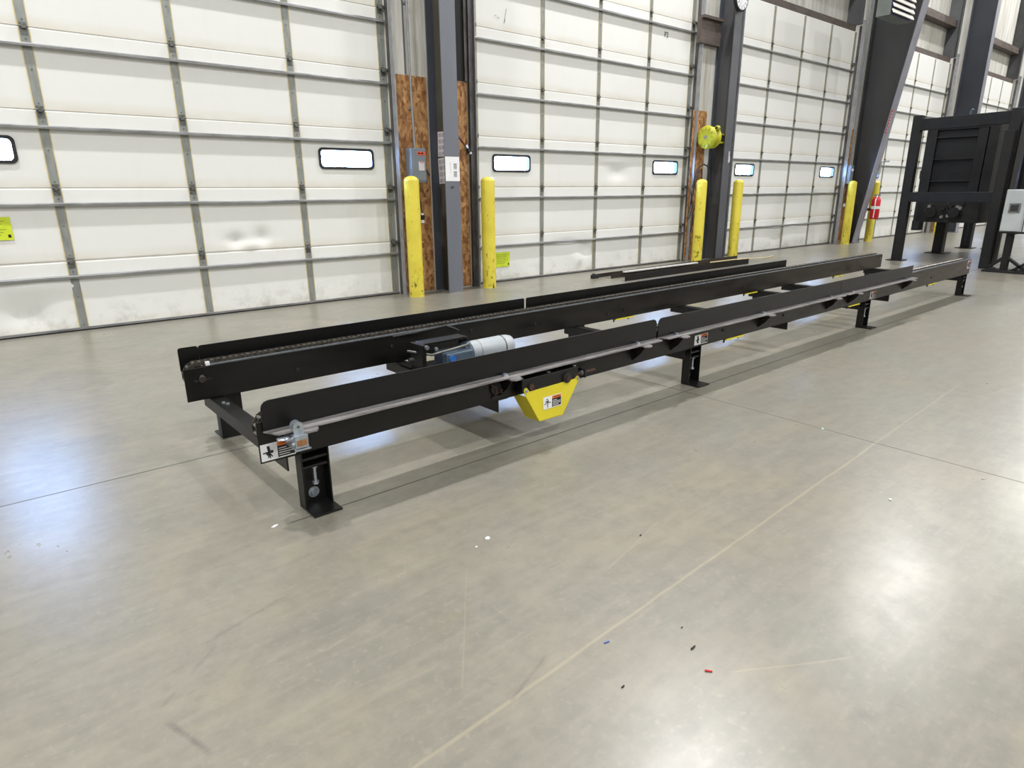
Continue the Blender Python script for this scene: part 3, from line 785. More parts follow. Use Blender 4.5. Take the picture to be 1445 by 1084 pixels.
# ------------------------------------------------------------------ conveyor
TH = .01745
CU, CV = 4.65, 2.70
dr = (math.cos(TH), math.sin(TH)); nn = (-math.sin(TH), math.cos(TH))
conv = empty('chain_conveyor', (CU*dr[0]+CV*nn[0], CU*dr[1]+CV*nn[1], 0), TH,
             'long low black two strand chain conveyor standing on the concrete floor', 'conveyor')
CO = (CU, CV, 0)
def cb(m, name, mat, parent=conv, bevel=0.0, label=None): return m.build(name, mat, parent, off=CO, bevel=bevel, label=label)
VN, VF = 2.17, 3.10; SW = .12; ZB, ZT = .236, .392
U0, U1 = .672, 8.64
NV = lambda a: VN+a          # near strand: a = distance inward from its outer face
FV = lambda a: VF+SW-a       # far strand mirrored
for sgn, name in ((0, 'near'), (1, 'far')):
    V = NV if not sgn else FV
    def bx(u0, u1, a0, a1, z0, z1, m=None, mi=0):
        v = sorted((V(a0), V(a1))); m = m or MB(); return m.box(u0, u1, v[0], v[1], z0, z1, mi)
    # outer and inner side channels
    for a0, a1, fl in ((0, .005, .03), (SW-.005, SW, -.03)):
        vis = (a0 == 0) != bool(sgn); us = U0 if vis else U0+.085
        m = MB(); bx(us, U1, a0, a1, ZB, ZT, m)
        aa = (0, .03) if fl > 0 else (SW-.03, SW)
        bx(us+.02, U1, aa[0], aa[1], ZB, ZB+.005, m)
        bx(U0+.10, U1, aa[0], aa[1]-.012 if fl > 0 else aa[1], ZT-.005, ZT, m)
        cb(m, 'side_rail', 'rail', bevel=.0015)
    # chain track and bright wear strip
    m = MB(); bx(U0+.12, U1-.02, .035, .085, ZT-.022, ZT-.002, m); cb(m, 'chain_track', 'rail')
    m = MB(); bx(U0+.115, U1-.01, .098 if sgn else .024, .1015 if sgn else .031, ZT-.002, ZT+.006, m); cb(m, 'wear_strip', 'zinc')
    m = MB(); bx(U0+.105, U0+.122, .088 if sgn else .024, .106 if sgn else .04, ZT-.012, ZT+.016, m); cb(m, 'strip_end', 'white')
    # chain
    m = MB(); pitch = .0285; R = .055; zc = ZT+.014-.006; path = []
    u = U0+.075
    cu, cz = U0+.075, zc-R
    cu2 = U1-.06
    tot = int((cu2-cu)/pitch)
    for i in range(tot): path.append((cu+i*pitch, zc, 0.0))
    k = int(math.pi*R/pitch)+1
    for i in range(1, k+1):
        a = i*pitch/R
        path.append((cu-R*math.sin(a), cz+R*math.cos(a), a))
    for i in range(1, 4):
        a = i*pitch/R; path.append((cu+(tot-1)*pitch+R*math.sin(a)*.9, cz+R*math.cos(a), -a))
    for i, (pu, pz, a) in enumerate(path):
        T = Matrix.Translation((pu, V(.062), pz)) @ Matrix.Rotation(-a, 4, 'Y')
        w = .016 if i % 2 else .021
        for sd in (-1, 1):
            m.box(-.016, .016, sd*w-.0022, sd*w+.0022, -.0095, .0095, 0, T)
        q0 = T @ Vector((-.0142, -.019, 0)); q1 = T @ Vector((-.0142, .019, 0)); m.ring(q0, q1, .008, .008, 6, 1, False)
    cb(m, 'drive_chain', ['chain', 'steel'])
    # sprockets and shafts
    for su in (cu, cu2):
        m = MB(); m.lathe((su, V(.062)-.008, cz), [(.046, 0), (.05, .004), (.05, .012), (.046, .016)], 24, axis='y'); m.cyl((su, V(.0)+(-.004 if not sgn else .004), cz), (su, V(SW)+(.006 if not sgn else -.006), cz), .011, 12)
        cb(m, 'sprocket', 'steel')
    m = MB(); ia = V(SW); s2 = 1 if not sgn else -1
    m.lathe((cu, ia if s2 > 0 else ia-.012, cz-.01), [(.014, 0), (.017, .002), (.017, .010), (.012, .012)], 16, axis='y')
    m.box(cu-.035, cu+.04, min(ia, ia+s2*.004), max(ia, ia+s2*.004), cz-.018, cz-.010)
    cb(m, 'shaft_collar', 'dark_bolt')

# bolts along the far rail's inner face
for u_, z_ in ((2.306, .345), (2.843, .31), (3.573, .287), (3.763, .293), (4.236, .295), (5.464, .301), (1.2, .30), (1.75, .335)):
    cb(MB().cyl((u_, VF, z_), (u_, VF-.006, z_), .010, 8), 'bolt', 'dark_bolt')
for u_, z_ in ((3.62, .30), (4.40, .30), (5.2, .30), (7.4, .30)):
    cb(MB().cyl((u_, VN, z_), (u_, VN-.006, z_), .009, 8), 'bolt', 'dark_bolt')

# guide rails: tall plate with a foot flange turned outwards
def guide(u0, u1, far=False, r0=.028, r1=.028):
    V = FV if far else NV
    m = MB(); z0, z1 = .358, .468; pts = [(u0, z0)]
    pts += [(u1, z0)]
    if r1: pts += [(u1-r1+r1*math.cos(math.radians(a)), z1-r1+r1*math.sin(math.radians(a))) for a in (0, 30, 60, 90)]
    else: pts += [(u1, z1)]
    if r0: pts += [(u0+r0+r0*math.cos(math.radians(a)), z1-r0+r0*math.sin(math.radians(a))) for a in (90, 120, 150, 180)]
    else: pts += [(u0, z1)]
    a, b = V(-.004), V(-.009)
    m.prism(pts, min(a, b), max(a, b), 'xz')
    a2 = sorted((V(-.009), V(-.068)))
    # foot flange with clipped corners
    c = .03
    f = MB(); o_, i_ = V(-.068), V(-.004)
    f.prism([(u0, i_), (u0+c, o_), (u1-c*.6, o_), (u1, i_)], z0-.006, z0, 'xy')
    g = cb(m, 'guide_rail', 'guide', bevel=.001)
    ff = f.build('foot_flange', 'lit_grey', g, off=CO)
    return g
guide(.692, 2.912); guide(2.930, 5.280, r1=.006); guide(5.284, 6.815, r0=.006, r1=0)
guide(.690, .7795, True, r0=.012, r1=.012); guide(.7800, 2.858, True, r0=.012, r1=.012); guide(2.874, 5.076, True, r0=.012, r1=.004); guide(5.080, 6.47, True, r0=.004, r1=0)

# brackets under the foot flange
def bracket(u, far=False):
    V = FV if far else NV
    m = MB()
    v = sorted((V(0), V(-.098)))
    pts = [(u-.028, V(0)), (u-.028, V(-.08)), (u-.012, V(-.098)), (u+.020, V(-.098)), (u+.034, V(-.08)), (u+.034, V(0))]
    m.prism(pts, .345, .352, 'xy', 0)
    # gusset plate and back plate
    for uu in (u-.026, ):
        m.prism([(V(-.0), .345), (V(-.085), .345), (V(-.05), .30), (V(-.004), .262)], uu, uu+.006, 'yz', 1)
    a = sorted((V(0), V(-.006))); m.box(u-.028, u+.034, a[0], a[1], .262, .345, 1)
    o = cb(m, 'rail_bracket', ['lit_grey', 'rail'])
    b = MB().cyl((u-.02, V(-.030), .3585), (u-.02, V(-.030), .368), .012, 8, 0); b.cyl((u-.02, V(-.030), .358), (u-.02, V(-.030), .3605), .016, 14, 0)
    b.build('bolt', 'zinc', o, off=CO)
for u in (.83, 1.80, 2.745, 3.095, 4.08, 5.10, 5.49, 6.66): bracket(u)
for u in (.83, 2.70, 3.05, 5.0, 5.25, 6.3): bracket(u, True)

# cross beams
for u, zb in ((.80, .176), (1.80, .172), (3.26, .172), (4.53, .176), (5.78, .172), (6.42, .170), (8.44, .172)):
    m = MB(); m.box(u-.032, u+.032, VN+.012, VF+SW-.012, ZB-.007, ZB-.001); m.box(u-.032, u-.026, VN+.012, VF+SW-.012, zb, ZB-.007)
    x = cb(m, 'cross_beam', 'black', bevel=.001)
    if u < 1:
        MB().cyl((u-.005, 2.985, ZB-.001), (u-.005, 2.985, ZB+.006), .008, 8).build('bolt', 'zinc', x, off=CO)
        MB().cyl((u+.004, 2.955, ZB-.001), (u+.004, 2.955, ZB+.006), .008, 8).build('bolt', 'zinc', x, off=CO)

# legs (channel, open side outward) with adjusting screw and foot plate
for uc in (.872, 3.338, 5.90, 8.535):
    for far in (False, True):
        V = FV if far else NV
        a0, a1 = uc-.056, uc+.056
        m = MB(); q = sorted((V(.052), V(.058))); zt = ZB-.001
        m.box(a0, a1, q[0], q[1], .008, zt)
        for s0, s1 in ((a0, a0+.006), (a1-.006, a1)):
            w = sorted((V(.002), V(.052))); m.box(s0, s1, w[0], w[1], .008, zt)
        lg = cb(m, 'leg', 'black', bevel=.001)
        w = sorted((V(-.075), V(.058)))
        MB().box(a0, a1, w[0], w[1], 0, .008).build('foot_plate', 'black', lg, off=CO, bevel=.001)
        for zz in (.165, .198):
            w = sorted((V(.008), V(.052))); MB().box(a0+.006, a1-.006, w[0], w[1], zz, zz+.010).build('cross_rib', 'black', lg, off=CO, bevel=.002)
        v = V(.022)
        mm = MB().cyl((uc, v, .095), (uc, v, .175), .0065, 12); mm.cyl((uc, v, .160), (uc, v, .168), .013, 6); mm.cyl((uc, v, .092), (uc, v, .102), .013, 6)
        mm.build('adjusting_screw', 'zinc', lg, off=CO)
        vv = V(.052); s_ = -1 if not far else 1
        mm = MB().cyl((uc, vv, .046), (uc, vv+s_*.003, .046), .022, 20); mm.cyl((uc, vv+s_*.003, .046), (uc, vv+s_*.011, .046), .013, 6)
        mm.build('washer_bolt', 'zinc', lg, off=CO)
        if far and uc < 1:
            MB().cyl((uc+.010, V(.058), .063), (uc+.010, V(.058)-.007, .063), .014, 14).build('bolt', 'zinc', lg, off=CO)

# warning labels
def warn(u0, u1, z0, z1, v, kind='hand', faded=False):
    m = MB(); m.box(u0, u1, v-.0012, v-.0002, z0, z1, 0)
    um = u0+(u1-u0)*.48; h = z1-z0
    m.box(um, u1-.003, v-.0018, v-.0012, z0+.004, z1-.004-h*.2, 1)
    m.box(um, u1-.003, v-.0018, v-.0012, z1-.004-h*.2, z1-.003, 2)
    for i in range(5):
        zz = z1-.010-h*.2-(i+.5)*h*.13
        m.box(um+.004, um+.004+(u1-um-.012)*(1.0 if i % 3 else .55+.2*(i % 2)), v-.0024, v-.0018, zz-.0012, zz+.0012, 0)
    o = cb(m, 'warning_label', ['paper2' if faded else 'white', 'ink', 'orange'], label='white, black and orange safety label')
    p = MB(); cx, cz = (u0+um)/2, (z0+z1)/2; s = h/.062
    def T(x, z): return (cx+x*s, v-.0022, cz+z*s)
    if kind == 'hand':
        p.tube([T(-.003, .022), T(-.001, .008), T(.002, -.002)], .0048*s, 8); p.tube([T(-.022, -.001), T(-.004, .001)], .0022*s, 6)
        for a in ((-.006, -.019), (.001, -.022), (.009, -.018)): p.tube([T(.001, -.004), T(*a)], .0020*s, 6)
        p.cyl(T(.009, .0), (T(.009, .0)[0], v-.0012, T(0, 0)[2]), .0055*s, 10); p.cyl(T(-.006, -.006), (T(-.006, 0)[0], v-.0012, T(0, -.006)[2]), .0055*s, 10)
    else:
        p.cyl(T(-.004, .017), (T(-.004, 0)[0], v-.0012, T(0, .017)[2]), .0035*s, 10)
        for a, b in (((-.016, .010), (.004, .006)), ((.004, .014), (-.002, .004)), ((-.002, .004), (.020, -.002)), ((-.002, .004), (-.020, -.006)), ((.0, .002), (.0, -.024))):
            p.tube([T(*a), T(*b)], .0018*s, 6)
    p.build('pictogram', 'ink', o, off=CO)
    t_ = text('lettering', 'WARNING', h*.15, 'ink', o, ((um+u1)/2-CU, v-.0021-CV, z1-.0035-h*.1), FACE, .0002)
    return o
warn(.676, .800, .243, .307, VN-.0006)
warn(3.308, 3.448, .249, .312, VN-.0006)
warn(5.905, 6.03, .247, .312, VN-.0006, faded=True)
warn(8.52, 8.636, .30, .385, VN-.0006, faded=True)

# yellow chain guard below the near rail, tensioner plate above it
m = MB(); vf = 2.112
poly = [(1.868, .272), (1.880, .240), (1.966, .098), (2.126, .096), (2.238, .262), (2.232, .276), (2.222, .278), (2.208, .266), (1.905, .262), (1.886, .284), (1.874, .283)]
m.prism(poly, vf, vf+.003, 'xz')
m.prism([(1.880, .240), (1.966, .098), (1.968, .100), (1.883, .241)], vf, vf+.10, 'xz')
m.prism([(1.966, .098), (2.126, .096), (2.126, .099), (1.966, .101)], vf, vf+.10, 'xz')
m.prism([(2.126, .096), (2.238, .262), (2.236, .263), (2.124, .098)], vf, vf+.10, 'xz')
g = cb(m, 'chain_guard', 'yellow_guard', label='yellow sheet metal guard with tapered sides')
for u_, z_ in ((1.882, .270), (2.226, .267)):
    MB().cyl((u_, vf, z_), (u_, vf-.006, z_), .008, 8).build('bolt', 'zinc', g, off=CO)
w = warn(1.990, 2.112, .152, .214, vf-.0008, 'man'); w.parent = g; w.location = (0, 0, 0)
m = MB(); m.box(1.862, 2.236, vf+.004, VN, .258, .326); pl = cb(m, 'tensioner_plate', 'black', bevel=.004)
for u_, z_ in ((1.915, .283), ): MB().cyl((u_, vf+.004, z_), (u_, vf-.006, z_), .015, 14).build('pin', 'rust', pl, off=CO)
mm = MB().cyl((2.150, vf+.004, .283), (2.150, vf-.006, .283), .026, 20, 1); mm.cyl((2.152, vf-.006, .280), (2.152, vf-.014, .280), .015, 14, 0); mm.build('pin', ['rust', 'rubber'], pl, off=CO)
mm = MB()
for u_ in (1.872, 2.045, 2.222): mm.cyl((u_, VN-.035, .326), (u_, VN-.035, .331), .011, 8)
mm.build('bolt', 'zinc', pl, off=CO)
mm = MB().cyl((2.21, vf+.012, .283), (2.36, vf+.012, .283), .0085, 12, 0)
mm.cyl((2.275, vf+.012, .283), (2.287, vf+.012, .283), .017, 6, 1); mm.cyl((2.258, vf+.012, .283), (2.268, vf+.012, .283), .014, 6, 2)
mm.box(2.268, 2.275, vf-.012, VN, .262, .305, 1); mm.build('tension_screw', ['rust', 'rubber', 'zinc'], pl, off=CO)
# damaged shaft opening left of the guard
m = MB(); m.cyl((1.745, VN, .30), (1.745, VN-.010, .30), .030, 16, 0); m.cyl((1.77, VN-.010, .285), (1.77, VN-.018, .285), .012, 10, 1)
m.tube([(1.715, VN-.006, .325), (1.74, VN-.014, .30), (1.735, VN-.010, .265)], .006, 8, 1); m.box(1.72, 1.80, VN-.008, VN, .255, .262, 0)
cb(m, 'take_up_bearing', ['rubber', 'rust'])

# yellow chain drip guards under both strands
for u0_, u1_ in ((3.668, 3.875), (5.50, 5.71), (7.36, 7.57)):
    for far in (False, True):
        V = FV if far else NV
        m = MB(); a = (V(SW)-.0 if far else VN)
        lo, hi = sorted((V(-.004), V(SW+.004)))
        m.box(u0_, u1_, lo, hi, ZB-.010, ZB-.001, 0)
        m.cyl((u0_-.008, (VN+.01 if not far else VF+.01), ZB-.001), (u0_-.012, (VN+.01 if not far else VF+.01), ZB-.024), .006, 6, 1)
        m.cyl((u1_-.05, (VN+.01 if not far else VF+.01), ZB-.010), (u1_-.05, (VN+.01 if not far else VF+.01), ZB-.022), .006, 6, 1)
        cb(m, 'chain_cover', ['yellow_guard', 'rubber'], label='yellow strip under the rail')

# galvanised sensor bracket at the near left corner
m = MB(); v0_ = 2.045
m.box(.800, .858, v0_, v0_+.003, .300, .350, 0); m.box(.800, .803, v0_, VN, .292, .352, 0); m.box(.855, .858, v0_, VN, .292, .352, 0)
m.box(.796, .862, v0_-.012, v0_, .292, .297, 0)
ear = [(.806+.022+.022*math.cos(math.radians(a)), .385+.022*math.sin(math.radians(a))) for a in range(0, 181, 20)]
m.prism([(.850, .352), (.850, .385)]+ear[1:-1]+[(.806, .385), (.806, .352)], v0_+.020, v0_+.023, 'xz', 0)
m.prism([(.850, .365), (.850, .385)]+ear[1:-1]+[(.806, .385), (.806, .365)], v0_+.055, v0_+.058, 'xz', 0)
m.box(.800, .858, v0_+.0, v0_+.060, .349, .353, 0)
m.cyl((.828, v0_+.016, .386), (.828, v0_+.062, .386), .006, 10, 1); m.cyl((.775, v0_+.03, .335), (.800, v0_+.03, .335), .009, 10, 0)
m.lathe((.764, v0_+.03, .345), [(.02, 0), (.026, .002), (.026, .005), (.01, .006)], 16, 0); m.cyl((.80, v0_+.01, .318), (.79, v0_+.01, .318), .008, 8, 0)
sb = cb(m, 'sensor_bracket', ['zinc', 'hinge'], label='shiny zinc bracket')
MB().box(.808, .850, v0_-.002, v0_, .308, .334).build('label_plate', 'wood', sb, off=CO)
sb.scale = (.85, .85, .85); sb.location = (.788-CU-.85*(.828-CU), 2.090-CV-.85*(2.07-CV), .338-.85*.345)

# gear motor between the strands
r_ = empty('gearmotor', (0, 0, 0)); r_.parent = conv; r_.location = (0, 0, 0); del r_
MZ, MV = .283, 2.85
m = MB(); m.lathe((2.09, MV, MZ), [(.055, 0), (.064, .006), (.064, .24), (.066, .243), (.066, .247), (.064, .25), (.062, .29), (.055, .315), (.035, .325)], 28, axis='x')
mo = cb(m, 'motor', 'motor', label='pale grey electric motor')
mm = MB(); mm.lathe((2.330, MV, MZ), [(.0665, 0), (.0668, .002), (.0668, .006), (.0665, .008)], 28, axis='x'); mm.build('clamp_band', 'hinge', mo, off=CO)
mm = MB(); mm.lathe((2.155, MV, MZ), [(.0645, 0), (.0645, .004)], 28, axis='x'); mm.build('clamp_band', 'hinge', mo, off=CO)
m = MB(); m.box(1.90, 2.085, MV-.075, MV+.055, MZ-.075, MZ+.035); m.lathe((2.06, MV, MZ), [(.05, 0), (.06, .01), (.072, .02), (.072, .032)], 24, axis='x')
gb = cb(m, 'gearbox', 'gearbox', bevel=.008, label='blue grey gearbox')
MB().cyl((1.935, MV-.075, MZ+.005), (1.935, MV-.084, MZ+.005), .02, 16).build('cap', 'blue', gb, off=CO)
# housing plates
m = MB()
def rr2(u0, u1, z0, z1, r): return rrect(u0, u1, z0, z1, r)
frame_ring(m, rr2(1.775, 2.10, .215, .385, .03), rr2(1.795, 2.08, .24, .368, .02), MV-.012, MV+.07)
m.box(1.772, 1.800, MV-.03, MV+.09, .20, .380)
hp = cb(m, 'drive_housing', 'black', bevel=.004, label='black housing frame around the gearbox')
mm = MB().cyl((1.80, MV-.03, .365), (1.80, MV-.042, .365), .012, 14); mm.cyl((1.87, MV-.012, .345), (1.87, MV-.024, .345), .010, 14); mm.build('bolt', 'zinc', hp, off=CO)
cb(MB().tube([(1.76, VF-.002, .385), (1.9, VF-.02, .392), (2.10, VF-.03, .405), (2.16, VF-.03, .38), (2.2, VF-.02, .36)], .007, 8), 'motor_cable', 'rubber')
cb(MB().tube([(1.75, 2.93, .335), (1.82, 2.80, .325), (1.95, 2.79, .338), (2.06, 2.80, .345), (2.12, 2.86, .34)], .007, 8), 'motor_cable', 'hinge')
for o in list(COL.objects):
    if o.name == 'gearmotor': bpy.data.objects.remove(o)
# motor mounting tray between the strands
m = MB(); m.box(1.74, 2.12, VN+SW, VF, .196, .204); m.box(1.74, 1.746, VN+SW, VF, .204, .235)
cb(m, 'motor_mount', 'black')
cb(MB().cyl((1.74, 2.86, .30), (1.715, 2.86, .30), .014, 10), 'bolt', 'rubber')

# ------------------------------------------------------------------ loose guide rails on the floor by the middle door
def loose(u0, y0, u1, y1, h, w, label, mats=('guide', 'lit_grey'), z=0.0):
    dx, dy = u1-u0, y1-y0; Ln = math.hypot(dx, dy)
    m = MB(); m.box(0, Ln, 0, .005, 0, h, 0); m.box(0, Ln, .005, w, 0, .005, 1)
    o = m.build('loose_guide_rail', mats); o.location = (u0, y0, z); o.rotation_euler.z = math.atan2(dy, dx)
    return tag(o, label, 'steel rail', 'loose steel rails lying by the doors')
loose(6.60, 6.17, 10.35, 6.30, .055, .07, 'loose dark steel rail lying closest to the middle door', ('rail', 'lit_grey'))
loose(6.62, 5.66, 9.75, 5.72, .085, .06, 'loose black rail on the floor just behind the conveyor, nearest of the loose rails')
loose(6.70, 5.98, 9.9, 6.02, .06, .09, 'loose rail between the other loose rails, with a pale strip lying along it', ('rail', 'lit_grey'))
m = MB().box(0, 1.75, 0, .05, 0, .02); o = m.build('pale_strip', 'white_pipe', bevel=.004); o.location = (6.93, 5.93, .0655); o.rotation_euler.z = .012
tag(o, 'pale metal strip resting on the loose rails behind the conveyor', 'strip')
m = MB().box(0, .55, 0, .03, 0, .012); o = m.build('rail_offcut', 'strut'); o.location = (6.72, 5.50, 0); o.rotation_euler.z = .02
tag(o, 'short grey metal offcut on the floor at the left end of the loose rails', 'offcut')
m = MB().box(0, .10, 0, .06, 0, .05); m.box(.02, .05, .01, .05, .05, .065); o = m.build('small_clamp', 'rubber'); o.location = (6.50, 6.12, 0)
tag(o, 'small black clamp on the floor at the left tip of the loose rails', 'clamp')
m = MB(); m.tube([(8.9, 5.88, .072), (9.6, 5.85, .074), (10.2, 5.86, .05), (10.9, 6.0, .012), (11.2, 6.1, .01)], .008, 8)
tag(m.build('pale_rod', 'foam', loc=(9.6, 5.9, 0)), 'thin pale rod resting across the right end of the loose rails', 'rod')

# ------------------------------------------------------------------ black press frame at the right
pr = empty('black_press', (13.2, 3.7, 0), 0, 'tall black steel press frame with a slatted panel at the right of the photo', 'machine'); L = pr.location
def pb(m, name, mat='machine_black', bevel=.004, parent=None, label=None): return m.build(name, mat, parent or pr, off=L, bevel=bevel, label=label)
def post(x, y, w, d, h, foot=.06, fx=0, base=True):
    p = pb(MB().box(x-w/2, x+w/2, y-d/2, y+d/2, .012 if base else 0, h), 'post')
    if base: MB().box(x-w/2-foot, x+w/2+foot, y-d/2-foot, y+d/2+foot, 0, .012).build('foot_plate', 'machine_black', p, off=L)
    return p
post(12.03, 4.33, .13, .13, 2.28)
post(11.80, 2.97, .13, .13, 2.25, 0.02)
post(11.68, 2.98, .10, .12, 1.95, 0.0)
def beam(p0, p1, w, z0, z1, name='crossbar'):
    a, b = Vector((p0[0], p0[1], 0)), Vector((p1[0], p1[1], 0)); d = (b-a).normalized(); nrm = Vector((-d.y, d.x, 0))*w/2
    m = MB(); vs = [tuple(q+Vector((0, 0, z))) for z in (z0, z1) for q in (a+nrm, b+nrm, b-nrm, a-nrm)]
    m.add(vs, [(0, 1, 2, 3), (4, 7, 6, 5), (0, 4, 5, 1), (1, 5, 6, 2), (2, 6, 7, 3), (3, 7, 4, 0)])
    return pb(m, name)
beam((12.02, 4.27), (11.81, 3.03), .11, 2.05, 2.22)
beam((12.02, 4.27), (11.81, 3.03), .11, .955, 1.105)
post(13.95, 4.33, .16, .16, .80, .09); post(15.5, 4.33, .16, .16, .80, .07); post(15.6, 3.95, .12, .12, .9, .06)
post(12.9, 3.20, .12, .12, .9, .05)
bd = pb(MB().box(13.2, 14.6, 3.50, 4.56, .60, 2.20), 'press_body')
xb = 13.2
pb(MB().box(xb-.06, xb, 4.40, 4.56, .60, 2.20), 'side_post'); pb(MB().box(xb-.06, xb, 3.50, 3.64, .60, 2.20), 'side_post')
pb(MB().box(xb-.05, xb, 3.64, 4.40, 2.12, 2.20), 'top_bar')
pb(MB().box(xb-.045, xb, 3.66, 3.80, 1.05, 2.12), 'inner_post')
for z in (1.285, 1.645, 2.0): pb(MB().prism([(xb-.055, z), (xb, z+.02), (xb, z-.03), (xb-.055, z-.012)], 3.80, 4.40, 'xz').build if False else MB().box(xb-.05, xb, 3.80, 4.40, z-.012, z+.008), 'slat', bevel=.003)
pb(MB().box(12.5, 13.2, 3.40, 4.30, .62, .98), 'lower_housing', 'dull_black')
pb(MB().box(13.0, 13.2, 4.40, 4.52, .45, .62), 'lower_plate', 'dull_black')
m = MB()
for i in range(26):
    y = 3.62+.55*random.random(); z = .70+.22*random.random(); s = .015+.025*random.random()
    m.ring((12.5, y, z), (12.5-s, y, z), s, s*.7, 8, 0 if random.random() < .75 else 1)
m.cyl((12.5, 3.74, .78), (12.44, 3.74, .78), .085, 16, 0); m.cyl((12.5, 4.08, .78), (12.44, 4.08, .78), .085, 16, 0)
pb(m, 'chain_drive', ['dull_black', 'lit_grey'], 0)
pb(MB().box(12.2, 13.6, 2.30, 2.90, .66, 2.22), 'side_panel')
pb(MB().box(11.95, 12.05, 2.72, 2.80, .5, 2.25), 'guide_post'); pb(MB().box(11.95, 12.05, 2.42, 2.50, .5, 2.25), 'guide_post')
m = MB(); m.tube([(11.95, 3.6, 2.22), (11.95, 3.6, 2.27), (11.95, 3.58, 2.30)], .02, 8); pb(m, 'lifting_lug', 'gearbox', 0)
m = MB()
for i in range(9): m.tube([(14.95, 4.2+.012*math.sin(i), .58-.045*i), (14.95, 4.215, .565-.045*i), (14.95, 4.2, .545-.045*i), (14.95, 4.185, .565-.045*i), (14.95, 4.2, .58-.045*i)], .006, 6)
tag(m.build('hanging_chain', 'rubber', loc=(14.95, 4.2, .2)), 'short chain hanging down below the black press', 'chain')

# control cabinet and its stand
r = empty('control_cabinet', (11.3, 2.6, .565), label='light grey control cabinet with a dark window at the right edge of the photo', cat='cabinet'); L = r.location
MB().box(11.25, 11.55, 2.52, 2.775, .57, 1.14).build('enclosure', 'cabinet', r, off=L, bevel=.006)
MB().box(11.25, 11.55, 2.22, 2.51, .57, 1.14).build('enclosure', 'cabinet', r, off=L, bevel=.006)
MB().box(11.235, 11.25, 2.535, 2.765, .58, 1.13).build('door', 'cabinet', r, off=L, bevel=.004)
m = MB().box(11.225, 11.235, 2.58, 2.71, .83, .955, 0); m.box(11.222, 11.225, 2.60, 2.69, .85, .935, 1); m.build('window_plate', ['hinge', 'rubber'], r, off=L, bevel=.002)
r = empty('machine_stand', (11.4, 2.6, 0), label='black welded stand with spread feet under the grey cabinet', cat='stand'); L = r.location
MB().box(11.33, 11.43, 2.62, 2.70, .03, .565).build('post', 'machine_black', r, off=L, bevel=.003)
MB().box(11.30, 11.50, 2.24, 2.34, .03, .565).build('post', 'machine_black', r, off=L, bevel=.003)
MB().box(11.25, 11.50, 2.22, 2.76, .545, .567).build('top_plate', 'machine_black', r, off=L)
MB().box(11.20, 11.55, 2.20, 2.88, 0, .03).build('base_plate', 'machine_black', r, off=L, bevel=.003)
for y0_, y1_ in ((2.66, 2.88), (2.66, 2.40), (2.30, 2.55)):
    m = MB(); m.prism([(y0_-.03, .22), (y0_+.03, .22), (y1_+.03, .03), (y1_-.03, .03)], 11.34, 11.42, 'yz'); m.build('brace', 'machine_black', r, off=L, bevel=.003)
m = MB(); m.box(11.9, 14.0, 2.0, 2.25, .05, .42, 0); m.box(11.88, 14.0, 1.98, 2.27, .42, .45, 1); m.box(11.95, 12.05, 2.05, 2.2, 0, .05, 0); m.box(13.8, 13.9, 2.05, 2.2, 0, .05, 0)
tag(m.build('transfer_table', ['machine_black', 'green_jacket'], loc=(12.9, 2.1, 0), bevel=.003), 'low dark machine bed with a greenish top edge behind the stand', 'machine')

# ------------------------------------------------------------------ crumbs on the floor
def chip(x, y, l, w, h, rz, mat, label, ragged=False):
    m = MB()
    if ragged:
        pts = [(l/2*math.cos(a)*(.6+.6*random.random()), w/2*math.sin(a)*(.6+.6*random.random())) for a in [2*math.pi*i/9 for i in range(9)]]
        m.prism(pts, 0, h, 'xy')
    else:
        m.ring((-l/2, 0, h/2), (l/2, 0, h/2), h/2, h/2*.8, 10)
    o = m.build('debris_chip', mat); o.location = (x, y, 0); o.rotation_euler.z = rz
    tag(o, label, 'debris', 'small bits of debris on the floor')
chip(1.183, 1.582, .024, .014, .003, .3, 'white', 'largest white paper scrap on the floor in the middle of the photo', True)
chip(1.12, 1.563, .009, .006, .002, .1, 'white', 'tiny white scrap just left of the largest white scrap', True)
chip(.645, 2.149, .030, .010, .003, .3, 'white', 'small white scrap left of the nearest conveyor foot', True)
chip(1.10, .95, .016, .008, .004, -.2, 'blue_plastic', 'small blue plastic bit on the floor')
chip(1.215, .713, .018, .008, .005, -.9, 'red', 'small red plastic bit on the floor')
chip(1.258, .789, .018, .008, .005, .1, 'ink', 'small black pin on the floor just above the red bit')
chip(1.011, .816, .010, .008, .004, .1, 'ink', 'small black bit on the floor left of the red bit')
chip(1.604, 1.251, .008, .008, .004, .1, 'ink', 'black speck on the floor beside the long pale scratch')
chip(1.304, .858, .007, .007, .003, .1, 'ink', 'dark speck on the floor above the black pin')
chip(3.12, 1.335, .035, .012, .002, .4, 'teal', 'pale teal smear of plastic on the floor right of the conveyor foot', True)
chip(2.55, .80, .02, .012, .003, .4, 'zinc', 'tiny silver fleck on the floor at the right', True)

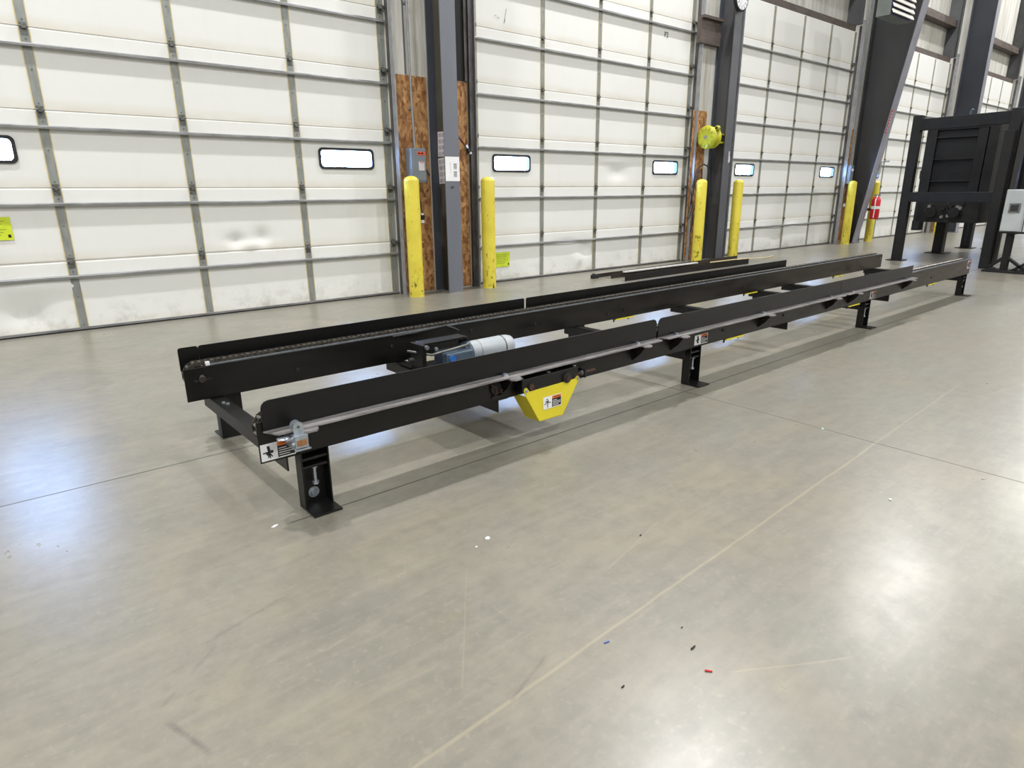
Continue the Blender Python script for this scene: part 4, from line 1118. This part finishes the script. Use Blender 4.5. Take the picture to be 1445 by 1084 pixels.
# ------------------------------------------------------------------ light
wd = bpy.data.worlds.new('daylight'); scene.world = wd; wd.use_nodes = True
bg = wd.node_tree.nodes['Background']; bg.inputs[0].default_value = (.30, .52, 1.0, 1); bg.inputs[1].default_value = 75.0
def lamp(x, y, z, size, power, col=(1.0, .985, .985)):
    l = bpy.data.lights.new('bay_and_fill_light', 'AREA'); l.shape = 'DISK'; l.size = size; l.energy = power; l.color = col
    o = bpy.data.objects.new('bay_and_fill_light', l); COL.objects.link(o); o.location = (x, y, z)
    return o
PW = 375
for x in (-8.6, -.4, 8.0, 16.8, 25.5, 34.0):
    lamp(x, 4.75 if x < 20 else 3.8, 9.2, .30, PW*1.35)
    lamp(x+1.0, -3.0, 9.1, .30, PW*1.15)  # unseen second row, also used as fill
    lamp(x+1.0, -10.5, 9.1, .30, PW*1.4)  # unseen third row, added as fill

# ------------------------------------------------------------------ camera
cam = bpy.data.cameras.new('camera'); co = bpy.data.objects.new('camera', cam); COL.objects.link(co)
yaw, pitch, roll, H = .6873112553542983, .2919798345747087, -.008145847392691379, 1.1548269240282192
cy, sy, cp, sp = math.cos(yaw), math.sin(yaw), math.cos(pitch), math.sin(pitch)
fwd = Vector((sy*cp, cy*cp, -sp)); rgt = Vector((cy, -sy, 0)); upv = rgt.cross(fwd)
cr, sr = math.cos(roll), math.sin(roll)
r2 = rgt*cr+upv*sr; u2 = upv*cr-rgt*sr
mw = Matrix(((r2.x, u2.x, -fwd.x, 0), (r2.y, u2.y, -fwd.y, 0), (r2.z, u2.z, -fwd.z, H), (0, 0, 0, 1)))
co.matrix_world = mw
cam.sensor_width = 36; cam.lens = 899.6186830605751*36/1445; cam.clip_end = 200; cam.clip_start = .05
scene.camera = co
scene.view_settings.view_transform = 'Standard'; scene.view_settings.look = 'None'
scene.view_settings.gamma = 1; scene.view_settings.exposure = 0.0; scene.view_settings.use_curve_mapping = False
try:
    scene.cycles.use_denoising = True; scene.cycles.max_bounces = 8; scene.cycles.diffuse_bounces = 4
    scene.cycles.sample_clamp_indirect = 6.0
except Exception: pass
